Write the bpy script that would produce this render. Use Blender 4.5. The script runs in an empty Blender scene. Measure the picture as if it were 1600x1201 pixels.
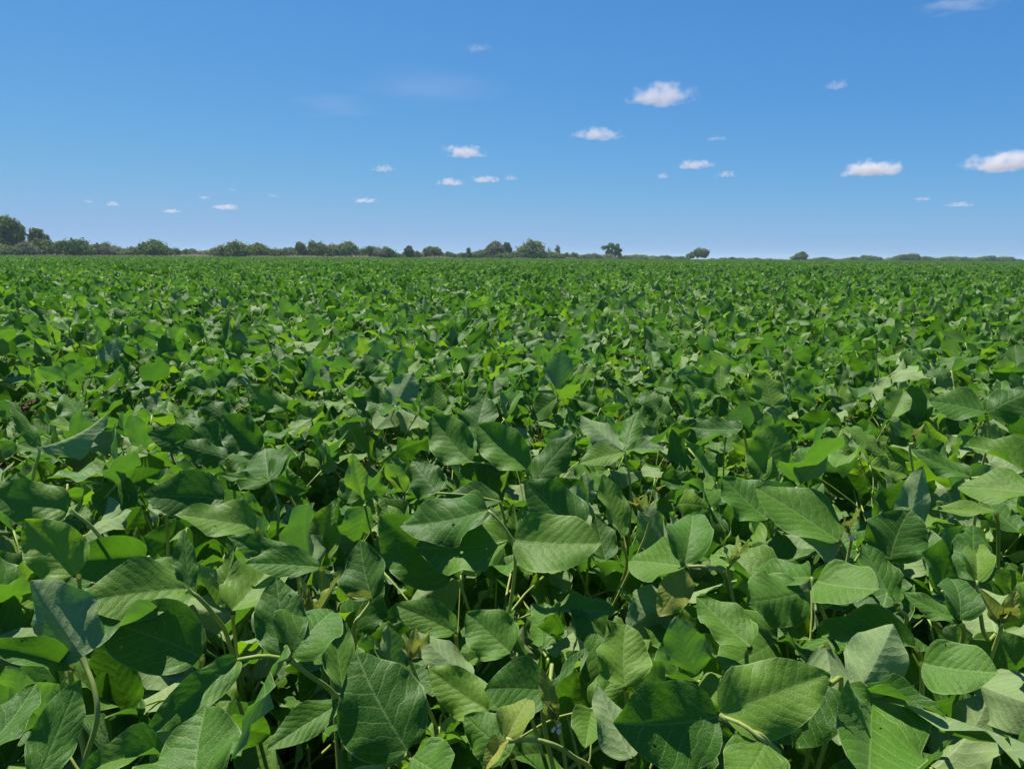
import bpy, math, random
import numpy as np
from mathutils import Matrix, Vector, Euler, noise

R = math.radians
scene = bpy.context.scene

# ------------------------------------------------------------------ camera
CAM_H = 1.32
PITCH = 9.75
ROLL = 0.40
F = 1155.0                       # focal length in pixels of the 1600 px wide photograph
cam_data = bpy.data.cameras.new('camera')
cam_data.sensor_fit = 'HORIZONTAL'
cam_data.sensor_width = 36.0
cam_data.lens = 36.0 * F / 1600.0
cam_data.clip_start = 0.02
cam_data.clip_end = 80000.0
cam = bpy.data.objects.new('camera', cam_data)
scene.collection.objects.link(cam)
CAM_ROT = Matrix.Rotation(R(90 - PITCH), 3, 'X') @ Matrix.Rotation(R(ROLL), 3, 'Z')
cam.matrix_world = Matrix.Translation((0, 0, CAM_H)) @ CAM_ROT.to_4x4()
scene.camera = cam

# ------------------------------------------------------------------ light
SUN_EL, SUN_AZ = 62.0, -42.0     # azimuth clockwise from the view direction (+Y)
world = bpy.data.worlds.new('World')
scene.world = world
world.use_nodes = True
wt = world.node_tree
wt.nodes.clear()
w_out = wt.nodes.new('ShaderNodeOutputWorld')
w_bg = wt.nodes.new('ShaderNodeBackground')
w_sky = wt.nodes.new('ShaderNodeTexSky')
w_sky.sky_type = 'NISHITA'
w_sky.sun_disc = False
w_sky.sun_elevation = R(SUN_EL)
w_sky.sun_rotation = R(SUN_AZ)
w_sky.altitude = 0
w_sky.air_density = 0.6
w_sky.dust_density = 0.15
w_sky.ozone_density = 8.0
w_bg.inputs['Strength'].default_value = 0.055
# the phone's tone curve on the sky: one power per channel, the same all round
w_sep = wt.nodes.new('ShaderNodeSeparateColor')
w_com = wt.nodes.new('ShaderNodeCombineColor')
wt.links.new(w_sky.outputs[0], w_sep.inputs[0])
for _i, (_g, _k, _c) in enumerate(((0.97, 0.80, 0.31), (0.65, 0.85, 0.50), (0.46, 1.03, 0.79))):
    _s = wt.nodes.new('ShaderNodeMath'); _s.operation = 'MULTIPLY'; _s.inputs[1].default_value = 0.1
    _p = wt.nodes.new('ShaderNodeMath'); _p.operation = 'POWER'; _p.inputs[1].default_value = _g
    _m = wt.nodes.new('ShaderNodeMath'); _m.operation = 'MULTIPLY'; _m.inputs[1].default_value = _k * 10
    wt.links.new(w_sep.outputs[_i], _s.inputs[0]); wt.links.new(_s.outputs[0], _p.inputs[0])
    _q = wt.nodes.new('ShaderNodeMath'); _q.operation = 'SMOOTH_MIN'; _q.inputs[1].default_value = _c * 10; _q.inputs[2].default_value = 1.6
    wt.links.new(_p.outputs[0], _m.inputs[0]); wt.links.new(_m.outputs[0], _q.inputs[0]); wt.links.new(_q.outputs[0], w_com.inputs[_i])
wt.links.new(w_com.outputs[0], w_bg.inputs['Color'])
wt.links.new(w_bg.outputs[0], w_out.inputs['Surface'])

sun_data = bpy.data.lights.new('sun', 'SUN')
sun_data.energy = 5.0
sun_data.angle = R(0.53)
sun_data.color = (1.0, 0.955, 0.88)
sun = bpy.data.objects.new('sun', sun_data)
scene.collection.objects.link(sun)
_sd = Vector((math.sin(R(SUN_AZ)) * math.cos(R(SUN_EL)), math.cos(R(SUN_AZ)) * math.cos(R(SUN_EL)), math.sin(R(SUN_EL))))
sun.rotation_euler = _sd.to_track_quat('Z', 'Y').to_euler()

scene.view_settings.view_transform = 'Standard'
scene.view_settings.look = 'None'
scene.view_settings.gamma = 1.0
scene.view_settings.exposure = 0.78
scene.view_settings.use_curve_mapping = False
scene.render.engine = 'CYCLES'
cy = scene.cycles
cy.max_bounces = 10
cy.diffuse_bounces = 4
cy.glossy_bounces = 2
cy.transmission_bounces = 5
cy.volume_bounces = 8
cy.transparent_max_bounces = 8
cy.volume_max_steps = 256
cy.use_denoising = True
cy.sample_clamp_indirect = 6.0


# ------------------------------------------------------------------ helpers
def at(px, py, dist):
    """the point of the place seen at pixel (px, py) of the photograph, dist metres from the camera"""
    d = Vector(((px - 800) / F, -(py - 600.5) / F, -1.0)).normalized()
    return CAM_ROT @ d * dist + Vector((0, 0, CAM_H))


def ground_at(px, depth):
    """point on the ground in the column of pixel px near the horizon, depth metres ahead"""
    d = CAM_ROT @ Vector(((px - 800) / F, -(402 - 600.5) / F, -1.0))
    return Vector((d.x / d.y * depth, depth, 0.0))


def project(p):
    q = CAM_ROT.transposed() @ (Vector(p) - Vector((0, 0, CAM_H)))
    if q.z > -0.05:
        return None
    return (800 - F * q.x / q.z, 600.5 + F * q.y / q.z, q.length)


def tag(o, label=None, category=None, group=None, kind=None):
    if label: o['label'] = label
    if category: o['category'] = category
    if group: o['group'] = group
    if kind: o['kind'] = kind
    return o


def link(o, parent=None, coll=None):
    (coll or scene.collection).objects.link(o)
    if parent is not None:
        o.parent = parent
    return o


def empty(name, loc=(0, 0, 0)):
    o = bpy.data.objects.new(name, None)
    o.empty_display_size = 0.05
    o.location = loc
    return link(o)


class Acc:
    """collects vertices / faces / uv / rnd / material index into one mesh"""
    def __init__(self):
        self.v, self.f, self.uv, self.rnd, self.mi, self.n = [], [], [], [], [], 0

    def add(self, verts, faces, uv=None, rnd=0.0, mi=0):
        verts = np.asarray(verts, dtype=np.float32)
        k = len(verts)
        self.v.append(verts)
        self.f.extend([tuple(i + self.n for i in fc) for fc in faces])
        self.uv.append(np.zeros((k, 2), np.float32) if uv is None else np.asarray(uv, np.float32))
        self.rnd.append(np.full(k, rnd, np.float32))
        self.mi.extend([mi] * len(faces))
        self.n += k

    def mesh(self, name, mats, smooth=True):
        me = bpy.data.meshes.new(name)
        v = np.concatenate(self.v)
        me.from_pydata(v.tolist(), [], self.f)
        uvs = np.concatenate(self.uv)
        li = np.empty(len(me.loops), np.int32)
        me.loops.foreach_get('vertex_index', li)
        ul = me.uv_layers.new(name='UVMap')
        ul.data.foreach_set('uv', uvs[li].ravel())
        a = me.attributes.new('rnd', 'FLOAT', 'POINT')
        a.data.foreach_set('value', np.concatenate(self.rnd))
        for m in mats:
            me.materials.append(m)
        me.polygons.foreach_set('material_index', np.array(self.mi, np.int32))
        me.polygons.foreach_set('use_smooth', np.full(len(self.f), smooth))
        me.update()
        return me


# ------------------------------------------------------------------ materials
class NT:
    def __init__(self, name):
        self.m = bpy.data.materials.new(name)
        self.m.use_nodes = True
        self.t = self.m.node_tree
        self.t.nodes.clear()
        self.out = self.t.nodes.new('ShaderNodeOutputMaterial')

    def n(self, typ, **kw):
        nd = self.t.nodes.new(typ)
        for k, v in kw.items():
            setattr(nd, k, v)
        return nd

    def put(self, sock, v):
        if hasattr(v, 'is_linked'):
            self.t.links.new(v, sock)
        else:
            sock.default_value = v

    def math(self, op, a, b=None, c=None, clamp=False):
        nd = self.n('ShaderNodeMath', operation=op)
        nd.use_clamp = clamp
        for i, v in enumerate((a, b, c)):
            if v is not None:
                self.put(nd.inputs[i], v)
        return nd.outputs[0]

    def mix(self, f, a, b, blend='MIX'):
        nd = self.n('ShaderNodeMix', data_type='RGBA', blend_type=blend)
        self.put(nd.inputs[0], f)
        self.put(nd.inputs[6], a)
        self.put(nd.inputs[7], b)
        return nd.outputs[2]

    def smooth(self, v, lo, hi, a=0.0, b=1.0):
        nd = self.n('ShaderNodeMapRange', interpolation_type='SMOOTHSTEP')
        self.put(nd.inputs[0], v)
        for i, x in enumerate((lo, hi, a, b)):
            nd.inputs[i + 1].default_value = x
        return nd.outputs[0]

    def noise(self, vec, scale, detail=3.0, rough=0.5, col=False):
        nd = self.n('ShaderNodeTexNoise')
        if vec is not None:
            self.put(nd.inputs['Vector'], vec)
        nd.inputs['Scale'].default_value = scale
        nd.inputs['Detail'].default_value = detail
        nd.inputs['Roughness'].default_value = rough
        return nd.outputs[1 if col else 0]

    def ramp(self, v, stops):
        nd = self.n('ShaderNodeValToRGB')
        el = nd.color_ramp.elements
        while len(el) < len(stops):
            el.new(0.5)
        for e, (p, c) in zip(el, stops):
            e.position = p
            e.color = (*c, 1)
        self.put(nd.inputs[0], v)
        return nd.outputs[0]


def leaf_material(name, stops, under, trans, vein_c, gloss=0.50, holes=False):
    N = NT(name)
    uv = N.n('ShaderNodeUVMap', uv_map='UVMap').outputs[0]
    sep = N.n('ShaderNodeSeparateXYZ')
    N.put(sep.inputs[0], uv)
    x = N.math('ABSOLUTE', N.math('SUBTRACT', sep.outputs[0], 0.5))    # distance from the midrib, in leaf lengths
    v = sep.outputs[1]
    att = N.n('ShaderNodeAttribute', attribute_name='rnd').outputs['Fac']
    orn = N.n('ShaderNodeObjectInfo').outputs['Random']
    r = N.math('FRACT', N.math('ADD', att, orn))
    # side veins climb towards the tip in a curve
    bend = N.math('ADD', N.math('MULTIPLY', x, 0.62), N.math('MULTIPLY', N.math('MULTIPLY', x, x), 0.9))
    side = N.math('GREATER_THAN', sep.outputs[0], 0.5)
    ph = N.math('MULTIPLY', N.math('ADD', N.math('SUBTRACT', v, bend), N.math('MULTIPLY', side, 0.05)), N.math('ADD', 6.6, N.math('MULTIPLY', r, 2.4)))
    wob = N.noise(uv, 7.0, 1.0)
    ph = N.math('ADD', ph, N.math('MULTIPLY', N.math('SUBTRACT', wob, 0.5), 0.8))
    fr = N.math('ABSOLUTE', N.math('SUBTRACT', N.math('FRACT', ph), 0.5))    # 0.5 on the vein, 0 between
    vein = N.smooth(fr, 0.43, 0.497)
    mid = N.smooth(x, 0.013, 0.003)
    midw = N.smooth(x, 0.05, 0.0)
    allv = N.math('MAXIMUM', vein, mid)
    rim = N.smooth(N.n('ShaderNodeAttribute', attribute_name='edge').outputs['Fac'], 0.955, 0.985)
    # fine net
    vor = N.n('ShaderNodeTexVoronoi', feature='DISTANCE_TO_EDGE')
    N.put(vor.inputs['Vector'], uv)
    vor.inputs['Scale'].default_value = 34.0
    net = N.smooth(vor.outputs['Distance'], 0.0, 0.16)
    pillow = N.math('MULTIPLY', N.math('SINE', N.math('MULTIPLY', N.math('FRACT', ph), math.pi)), -1.0)
    pillow = N.math('ABSOLUTE', N.math('COSINE', N.math('MULTIPLY', N.math('FRACT', ph), math.pi)))
    lump = N.noise(uv, 9.0, 3.0)
    # colour of the upper face
    up = N.ramp(r, stops)
    blot = N.noise(uv, 3.0, 3.0)
    up = N.mix(N.smooth(blot, 0.35, 0.75, 0.0, 0.35), up, (0.075, 0.16, 0.018, 1))
    up = N.mix(N.math('MULTIPLY', N.math('SUBTRACT', 1.0, net), 0.18), up, vein_c)
    up = N.mix(N.math('MULTIPLY', allv, 0.58), up, vein_c)
    spot = N.math('MULTIPLY', N.smooth(N.noise(uv, 26.0, 1.0), 0.735, 0.76), N.math('GREATER_THAN', r, 0.45))
    up = N.mix(N.math('MULTIPLY', spot, 0.8), up, (0.26, 0.21, 0.09, 1))
    up = N.mix(N.math('MULTIPLY', rim, 0.7), up, (0.30, 0.40, 0.15, 1))
    un = N.mix(N.math('MULTIPLY', N.smooth(blot, 0.3, 0.7), 0.5), under, (under[0] * 0.75, under[1] * 0.85, under[2] * 0.7, 1))
    un = N.mix(N.math('MULTIPLY', allv, 0.7), un, (0.42, 0.50, 0.26, 1))
    back = N.n('ShaderNodeNewGeometry').outputs['Backfacing']
    col = N.mix(back, up, un)
    # relief: pillows between the veins, fine net on top; inverted on the underside
    h = N.math('ADD', N.math('MULTIPLY', N.math('SUBTRACT', 1.0, pillow), -0.0), N.math('MULTIPLY', N.math('POWER', N.math('SUBTRACT', 1.0, N.math('MULTIPLY', fr, 2.0)), 0.6), 0.75))
    h = N.math('ADD', h, N.math('MULTIPLY', net, 0.22))
    h = N.math('ADD', h, N.math('MULTIPLY', lump, 2.2))
    h = N.math('SUBTRACT', h, N.math('MULTIPLY', midw, 0.8))
    bump = N.n('ShaderNodeBump')
    bump.inputs['Strength'].default_value = 0.42
    bump.inputs['Distance'].default_value = 0.0013
    N.put(bump.inputs['Height'], h)
    pr = N.n('ShaderNodeBsdfPrincipled')
    N.put(pr.inputs['Base Color'], col)
    N.put(pr.inputs['Roughness'], N.math('ADD', N.math('MULTIPLY', back, 0.25), gloss))
    N.put(pr.inputs['Specular IOR Level'], N.math('SUBTRACT', 0.24, N.math('MULTIPLY', back, 0.1)))
    pr.inputs['Sheen Weight'].default_value = 0.22
    pr.inputs['Sheen Roughness'].default_value = 0.45
    pr.inputs['Sheen Tint'].default_value = (0.62, 0.95, 0.4, 1)
    N.put(pr.inputs['Normal'], bump.outputs[0])
    tr = N.n('ShaderNodeBsdfTranslucent')
    tc = N.mix(N.math('MULTIPLY', allv, 0.5), trans, (trans[0] * 0.5, trans[1] * 0.5, trans[2] * 0.5, 1))
    r2_ = N.math('FRACT', N.math('MULTIPLY', r, 7.31))
    tc = N.mix(N.smooth(blot, 0.35, 0.7, 0.0, 0.5), tc, (trans[0] * 0.45, trans[1] * 0.55, trans[2], 1))
    tc = N.mix(N.math('MULTIPLY', r2_, 0.7), tc, (trans[0] * 0.3, trans[1] * 0.45, trans[2], 1))
    tc = N.mix(N.smooth(r, 0.80, 1.0), tc, (trans[0] * 1.8, trans[1] * 1.4, trans[2], 1))
    N.put(tr.inputs['Color'], tc)
    N.put(tr.inputs['Normal'], bump.outputs[0])
    add = N.n('ShaderNodeMixShader')
    add.inputs[0].default_value = 0.42
    N.t.links.new(pr.outputs[0], add.inputs[1])
    N.t.links.new(tr.outputs[0], add.inputs[2])
    # insect holes on some leaves
    off = N.n('ShaderNodeCombineXYZ')
    N.put(off.inputs[2], N.math('MULTIPLY', r, 40.0))
    va = N.n('ShaderNodeVectorMath', operation='ADD')
    N.put(va.inputs[0], uv); N.put(va.inputs[1], off.outputs[0])
    hole = N.math('MULTIPLY', N.math('GREATER_THAN', N.noise(va.outputs[0], 11.0, 1.0), 0.78), N.math('GREATER_THAN', N.math('FRACT', N.math('MULTIPLY', r, 13.7)), 0.5))
    hole = N.math('MULTIPLY', hole, N.math('GREATER_THAN', x, 0.02))
    tp = N.n('ShaderNodeBsdfTransparent')
    hx = N.n('ShaderNodeMixShader')
    N.put(hx.inputs[0], hole)
    N.t.links.new(add.outputs[0], hx.inputs[1])
    N.t.links.new(tp.outputs[0], hx.inputs[2])
    N.t.links.new((hx if holes else add).outputs[0], N.out.inputs['Surface'])
    return N.m


LEAF_ARGS = ([(0.0, (0.020, 0.092, 0.005)), (0.35, (0.040, 0.140, 0.008)), (0.7, (0.074, 0.192, 0.012)), (1.0, (0.150, 0.265, 0.026))],
             (0.270, 0.365, 0.150, 1), (0.120, 0.290, 0.008, 1), (0.24, 0.36, 0.09, 1))
LEAF = leaf_material('soybean leaf', *LEAF_ARGS)
LEAF_NEAR = leaf_material('near soybean leaf', *LEAF_ARGS, holes=True)
YOUNG = leaf_material('young yellow leaf',
                      [(0.0, (0.17, 0.27, 0.03)), (1.0, (0.34, 0.36, 0.05))],
                      (0.30, 0.32, 0.11, 1), (0.32, 0.34, 0.03, 1), (0.40, 0.38, 0.12, 1), 0.5)


def simple_material(name, c1, c2, scale=40.0, rough=0.7, trans=0.0, bump=0.0, vec='Object'):
    N = NT(name)
    tc = N.n('ShaderNodeTexCoord').outputs[vec]
    nz = N.noise(tc, scale, 4.0)
    orn = N.n('ShaderNodeObjectInfo').outputs['Random']
    att = N.n('ShaderNodeAttribute', attribute_name='rnd').outputs['Fac']
    f = N.math('ADD', N.math('MULTIPLY', N.smooth(nz, 0.3, 0.7), 0.6), N.math('MULTIPLY', N.math('FRACT', N.math('ADD', orn, att)), 0.4))
    col = N.mix(f, (*c1, 1), (*c2, 1))
    pr = N.n('ShaderNodeBsdfPrincipled')
    N.put(pr.inputs['Base Color'], col)
    pr.inputs['Roughness'].default_value = rough
    pr.inputs['Specular IOR Level'].default_value = 0.3
    if bump:
        b = N.n('ShaderNodeBump')
        b.inputs['Strength'].default_value = 0.7
        b.inputs['Distance'].default_value = bump
        N.put(b.inputs['Height'], nz)
        N.put(pr.inputs['Normal'], b.outputs[0])
    sh = pr.outputs[0]
    if trans:
        tr = N.n('ShaderNodeBsdfTranslucent')
        N.put(tr.inputs['Color'], col)
        mx = N.n('ShaderNodeMixShader')
        mx.inputs[0].default_value = trans
        N.t.links.new(sh, mx.inputs[1])
        N.t.links.new(tr.outputs[0], mx.inputs[2])
        sh = mx.outputs[0]
    N.t.links.new(sh, N.out.inputs['Surface'])
    return N.m


PETIOLE = simple_material('petiole', (0.20, 0.29, 0.04), (0.38, 0.42, 0.12), 9.0, 0.55, trans=0.15)
STEM = simple_material('stem', (0.12, 0.15, 0.04), (0.27, 0.25, 0.11), 14.0, 0.7, bump=0.001)
BARK = simple_material('bark', (0.09, 0.07, 0.05), (0.20, 0.17, 0.13), 3.0, 0.9, bump=0.03)
DRYGRASS = simple_material('dry grass', (0.34, 0.29, 0.16), (0.54, 0.46, 0.27), 0.3, 0.9, trans=0.35)
PURPLE = simple_material('purple blossom', (0.80, 0.55, 0.56), (0.88, 0.72, 0.70), 60.0, 0.6, trans=0.3)


def crown_material(name, c1, c2, c3):
    N = NT(name)
    att = N.n('ShaderNodeAttribute', attribute_name='rnd').outputs['Fac']
    col = N.ramp(att, [(0.0, c1), (0.55, c2), (1.0, c3)])
    pr = N.n('ShaderNodeBsdfDiffuse')
    N.put(pr.inputs['Color'], col)
    tr = N.n('ShaderNodeBsdfTranslucent')
    N.put(tr.inputs['Color'], col)
    mx = N.n('ShaderNodeMixShader')
    mx.inputs[0].default_value = 0.42
    N.t.links.new(pr.outputs[0], mx.inputs[1])
    N.t.links.new(tr.outputs[0], mx.inputs[2])
    N.t.links.new(mx.outputs[0], N.out.inputs['Surface'])
    return N.m


CROWN_DARK = crown_material('dark crown foliage', (0.065, 0.115, 0.030), (0.140, 0.200, 0.055), (0.230, 0.290, 0.090))
CROWN_OLIVE = crown_material('olive crown foliage', (0.090, 0.135, 0.045), (0.180, 0.230, 0.085), (0.290, 0.320, 0.140))
CROWN_GREY = crown_material('grey green crown foliage', (0.120, 0.140, 0.080), (0.210, 0.235, 0.135), (0.320, 0.325, 0.200))


def ground_material():
    N = NT('field soil')
    tc = N.n('ShaderNodeTexCoord').outputs['Object']
    n1 = N.noise(tc, 22.0, 6.0, 0.65)
    n2 = N.noise(tc, 3.0, 4.0)
    soil = N.ramp(n1, [(0.3, (0.045, 0.030, 0.020)), (0.6, (0.105, 0.072, 0.048)), (0.8, (0.19, 0.13, 0.09))])
    grass = N.ramp(n2, [(0.3, (0.10, 0.11, 0.045)), (0.7, (0.25, 0.21, 0.11))])
    sep = N.n('ShaderNodeSeparateXYZ')
    N.put(sep.inputs[0], tc)
    far = N.math('GREATER_THAN', sep.outputs[1], 130.0)
    pr = N.n('ShaderNodeBsdfPrincipled')
    N.put(pr.inputs['Base Color'], N.mix(far, soil, grass))
    pr.inputs['Roughness'].default_value = 0.95
    pr.inputs['Specular IOR Level'].default_value = 0.1
    b = N.n('ShaderNodeBump')
    b.inputs['Strength'].default_value = 1.0
    b.inputs['Distance'].default_value = 0.02
    N.put(b.inputs['Height'], n1)
    N.put(pr.inputs['Normal'], b.outputs[0])
    N.t.links.new(pr.outputs[0], N.out.inputs['Surface'])
    return N.m


# ------------------------------------------------------------------ ground
GR = 3400.0
EDGE = [(-3000, 110), (-200, 128), (0, 138), (400, 165), (800, 215), (1090, 300), (1250, 345), (1600, 390), (1800, 400), (5000, 420)]


def edge_depth(px):
    for (a, da), (b, db) in zip(EDGE, EDGE[1:]):
        if a <= px <= b:
            return da + (db - da) * (px - a) / (b - a)
    return EDGE[0][1] if px < EDGE[0][0] else EDGE[-1][1]


def px_of(x, y):
    return 800 + F * (x / max(y, 0.01)) * 0.985


def build_ground():
    ring = [0, 0.4, 0.8, 1.3, 2, 3, 5, 8, 14, 30, 80, 250, 900, GR]
    seg = 96
    vs, fs = [(0, 0, 0)], []
    for k, r in enumerate(ring[1:]):
        for s in range(seg):
            a = 2 * math.pi * s / seg
            x, y = r * math.cos(a), r * math.sin(a)
            z = 0.03 * noise.noise(Vector((x * 1.7, y * 1.7, 0))) if r < 20 else 0
            vs.append((x, y, z))
    for s in range(seg):
        fs.append((0, 1 + s, 1 + (s + 1) % seg))
    for k in range(len(ring) - 2):
        a, b = 1 + k * seg, 1 + (k + 1) * seg
        for s in range(seg):
            s2 = (s + 1) % seg
            fs.append((a + s, b + s, b + s2, a + s2))
    A = Acc()
    A.add(vs, fs)
    o = link(bpy.data.objects.new('ground', A.mesh('ground', [ground_material()])))
    tag(o, kind='structure')


build_ground()

# ------------------------------------------------------------------ haze
HAZE_DENSITY = 0.00028


def build_haze():
    s, z0, z1 = GR + 60, -1.0, 16.0
    vs = [(x, y, z) for z in (z0, z1) for y in (-s, s) for x in (-s, s)]
    fs = [(0, 2, 3, 1), (4, 5, 7, 6), (0, 1, 5, 4), (2, 6, 7, 3), (0, 4, 6, 2), (1, 3, 7, 5)]
    me = bpy.data.meshes.new('haze')
    me.from_pydata(vs, [], fs)
    N = NT('haze air')
    pv = N.n('ShaderNodeVolumePrincipled')
    pv.inputs['Color'].default_value = (0.55, 0.72, 0.90, 1)
    pv.inputs['Density'].default_value = HAZE_DENSITY
    pv.inputs['Anisotropy'].default_value = 0.2
    N.t.links.new(pv.outputs[0], N.out.inputs['Volume'])
    me.materials.append(N.m)
    o = link(bpy.data.objects.new('haze', me))
    tag(o, kind='stuff')


if HAZE_DENSITY > 0:
    build_haze()


# ------------------------------------------------------------------ leaflet shapes
def leaflet_shape(nv, nu, seed):
    """ovate leaflet: base at the origin, tip towards +Y at about 1, upper face +Z"""
    rg = random.Random(seed)
    half = rg.uniform(0.335, 0.385)
    fold = R((-14, 18, 28, 38, 12, 24, 46, 20, -8, 34, 16, 26, 22, 8, 40, 30)[seed % 16] + rg.uniform(-5, 5))
    arch = rg.uniform(-0.95, 0.35)
    twist = R(rg.uniform(-28, 28))
    wave = rg.uniform(0.09, 0.24)
    wf, wp1, wp2 = rg.uniform(1.3, 2.6), rg.uniform(0, 6.28), rg.uniform(0, 6.28)
    dome = rg.uniform(-0.5, 1.5)
    pk = rg.uniform(0.64, 0.84)
    asym = rg.uniform(-0.05, 0.05)
    sway = rg.uniform(-0.12, 0.12)
    rip = rg.uniform(0.006, 0.022)
    rows = [0.5 - 0.5 * math.cos(math.pi * i / nv) for i in range(nv + 1)]
    # spine by integrating the bending angle
    y = z = 0.0
    spine = []
    prev = 0.0
    for v in rows:
        ang = arch * (v ** 1.4)
        ds = v - prev
        y += ds * math.cos(ang)
        z += ds * math.sin(ang)
        prev = v
        spine.append((y, z, ang))
    vs, uv, fs = [], [], []
    for i, v in enumerate(rows):
        sh = max(math.sin(math.pi * min(v, 1) ** pk), 0.0) ** (0.50 + 0.28 * v)
        sh = max(sh, 0.004)
        for j in range(nu + 1):
            u = -1 + 2 * j / nu
            hw = half * sh * (1 + asym * (1 if u > 0 else -1))
            a = abs(u) * hw
            fo = fold * (1 - 0.45 * v)
            lx = math.copysign(a * math.cos(fo), u) if u else 0.0
            lz = a * math.sin(fo) - dome * a * a
            ph = wp1 if u > 0 else wp2
            lz += wave * a * abs(u) ** 1.3 * math.sin(wf * 2 * math.pi * v + ph) * 1.5
            lz += 0.006 * math.sin(4.6 * 2 * math.pi * (v - 0.5 * a) + ph) * min(a * 6, 1)
            lz += rip * math.sin(2.7 * 6.28 * v + 2.0 * u + wp2) * abs(u)
            lx *= 1 + 0.035 * math.sin(9 * v + ph)
            t = twist * v
            lx, lz = lx * math.cos(t) - lz * math.sin(t), lx * math.sin(t) + lz * math.cos(t)
            sy, sz, an = spine[i]
            vs.append((lx + sway * v * v, sy - lz * math.sin(an), sz + lz * math.cos(an)))
            uv.append((0.5 + math.copysign(a, u) if u else 0.5, v))
    for i in range(nv):
        for j in range(nu):
            a = i * (nu + 1) + j
            fs.append((a, a + 1, a + nu + 2, a + nu + 1))
    return vs, fs, uv


NSH = 16
NUH = 10
HI = [leaflet_shape(15, NUH, 100 + i) for i in range(NSH)]
MID = [leaflet_shape(6, 4, 100 + i) for i in range(NSH)]
LOW = [leaflet_shape(4, 2, 100 + i) for i in range(NSH)]


def leaflet_mesh(sh, name, mat):
    A = Acc()
    A.add(*sh[:2], uv=sh[2])
    me = A.mesh(name, [mat])
    if len(sh[0]) > 60:
        k = NUH + 1
        a = me.attributes.new('edge', 'FLOAT', 'POINT')
        a.data.foreach_set('value', np.array([abs(-1 + 2 * (i % k) / NUH) for i in range(len(sh[0]))], np.float32))
    return me


HI_ME = [leaflet_mesh(s, 'leaflet', LEAF_NEAR) for s in HI]
MID_ME = [leaflet_mesh(s, 'leaflet', LEAF) for s in MID]
YOUNG_ME = [leaflet_mesh(s, 'young_leaflet', YOUNG) for s in HI[:8]]


def tube(pts, rads, sides=6, cap=True):
    vs, fs = [], []
    pts = [Vector(p) for p in pts]
    n = len(pts)
    for i, p in enumerate(pts):
        d = (pts[min(i + 1, n - 1)] - pts[max(i - 1, 0)]).normalized()
        ref = Vector((1, 0, 0)) if abs(d.x) < 0.9 else Vector((0, 0, 1))
        a = d.cross(ref).normalized()
        b = d.cross(a)
        for s in range(sides):
            t = 2 * math.pi * s / sides
            vs.append(p + (a * math.cos(t) + b * math.sin(t)) * rads[i])
    for i in range(n - 1):
        for s in range(sides):
            s2 = (s + 1) % sides
            fs.append((i * sides + s, i * sides + s2, (i + 1) * sides + s2, (i + 1) * sides + s))
    if cap:
        fs.append(tuple(range((n - 1) * sides, n * sides)))
    return [tuple(v) for v in vs], fs


def curve_pts(ctrl, n):
    """Catmull-Rom through the control points"""
    ctrl = [Vector(c) for c in ctrl]
    P = [2 * ctrl[0] - ctrl[1]] + ctrl + [2 * ctrl[-1] - ctrl[-2]]
    out = []
    segs = len(ctrl) - 1
    for k in range(n + 1):
        t = k / n * segs
        i = min(int(t), segs - 1)
        t -= i
        p0, p1, p2, p3 = P[i:i + 4]
        out.append(0.5 * ((2 * p1) + (p2 - p0) * t + (2 * p0 - 5 * p1 + 4 * p2 - p3) * t * t + (3 * p1 - p0 - 3 * p2 + p3) * t ** 3))
    return out


def petiole_shape(seed, sides, n):
    rg = random.Random(seed)
    b1, b2, s1 = rg.uniform(-0.10, 0.12), rg.uniform(-0.06, 0.10), rg.uniform(-0.07, 0.07)
    pts = curve_pts([(0, 0, 0), (s1, 0.33, b1), (s1 * 0.6, 0.7, b2), (0, 1, 0)], n)
    rads = [0.0125 - 0.005 * min(k / n * 1.6, 1) + (0.004 if k == n else 0) for k in range(n + 1)]
    return tube(pts, rads, sides)


PET_HI = [petiole_shape(i, 6, 7) for i in range(8)]
PET_LOW = [petiole_shape(i, 3, 2) for i in range(8)]


def plain_mesh(sh, name, mat):
    A = Acc()
    A.add(*sh[:2])
    return A.mesh(name, [mat])


PET_ME = [plain_mesh(s, 'leaf', PETIOLE) for s in PET_HI]


def stem_shape(seed, sides, n):
    rg = random.Random(seed)
    pts = [(0, 0, -0.02)]
    for k in range(1, n + 1):
        pts.append((0.018 * (-1) ** k + rg.uniform(-.01, .01), rg.uniform(-.014, .014), k / n))
    rads = [0.0055 - 0.003 * k / n for k in range(n + 1)]
    return tube(pts, rads, sides)


STEM_HI = [stem_shape(i, 6, 11) for i in range(5)]
STEM_LOW = [stem_shape(i, 3, 4) for i in range(5)]
STEM_ME = [plain_mesh(s, 'stem', STEM) for s in STEM_HI]


def shoot_shape(seed):
    """the growing tip: a few folded leaflets standing in a tuft"""
    rg = random.Random(seed)
    A = Acc()
    for k in range(4):
        sh = HI[rg.randrange(NSH)]
        L = rg.uniform(0.014, 0.034)
        d = Vector((rg.uniform(-.7, .7), rg.uniform(-.7, .7), 1)).normalized()
        M = frame(Vector((0, 0, 0)), d, Vector((rg.uniform(-1, 1), rg.uniform(-1, 1), 0.3)), L, L * 0.5)
        A.add([M @ Vector(p) for p in sh[0]], sh[1], sh[2], rg.random())
    return A.mesh('shoot_tip', [YOUNG])


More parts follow.
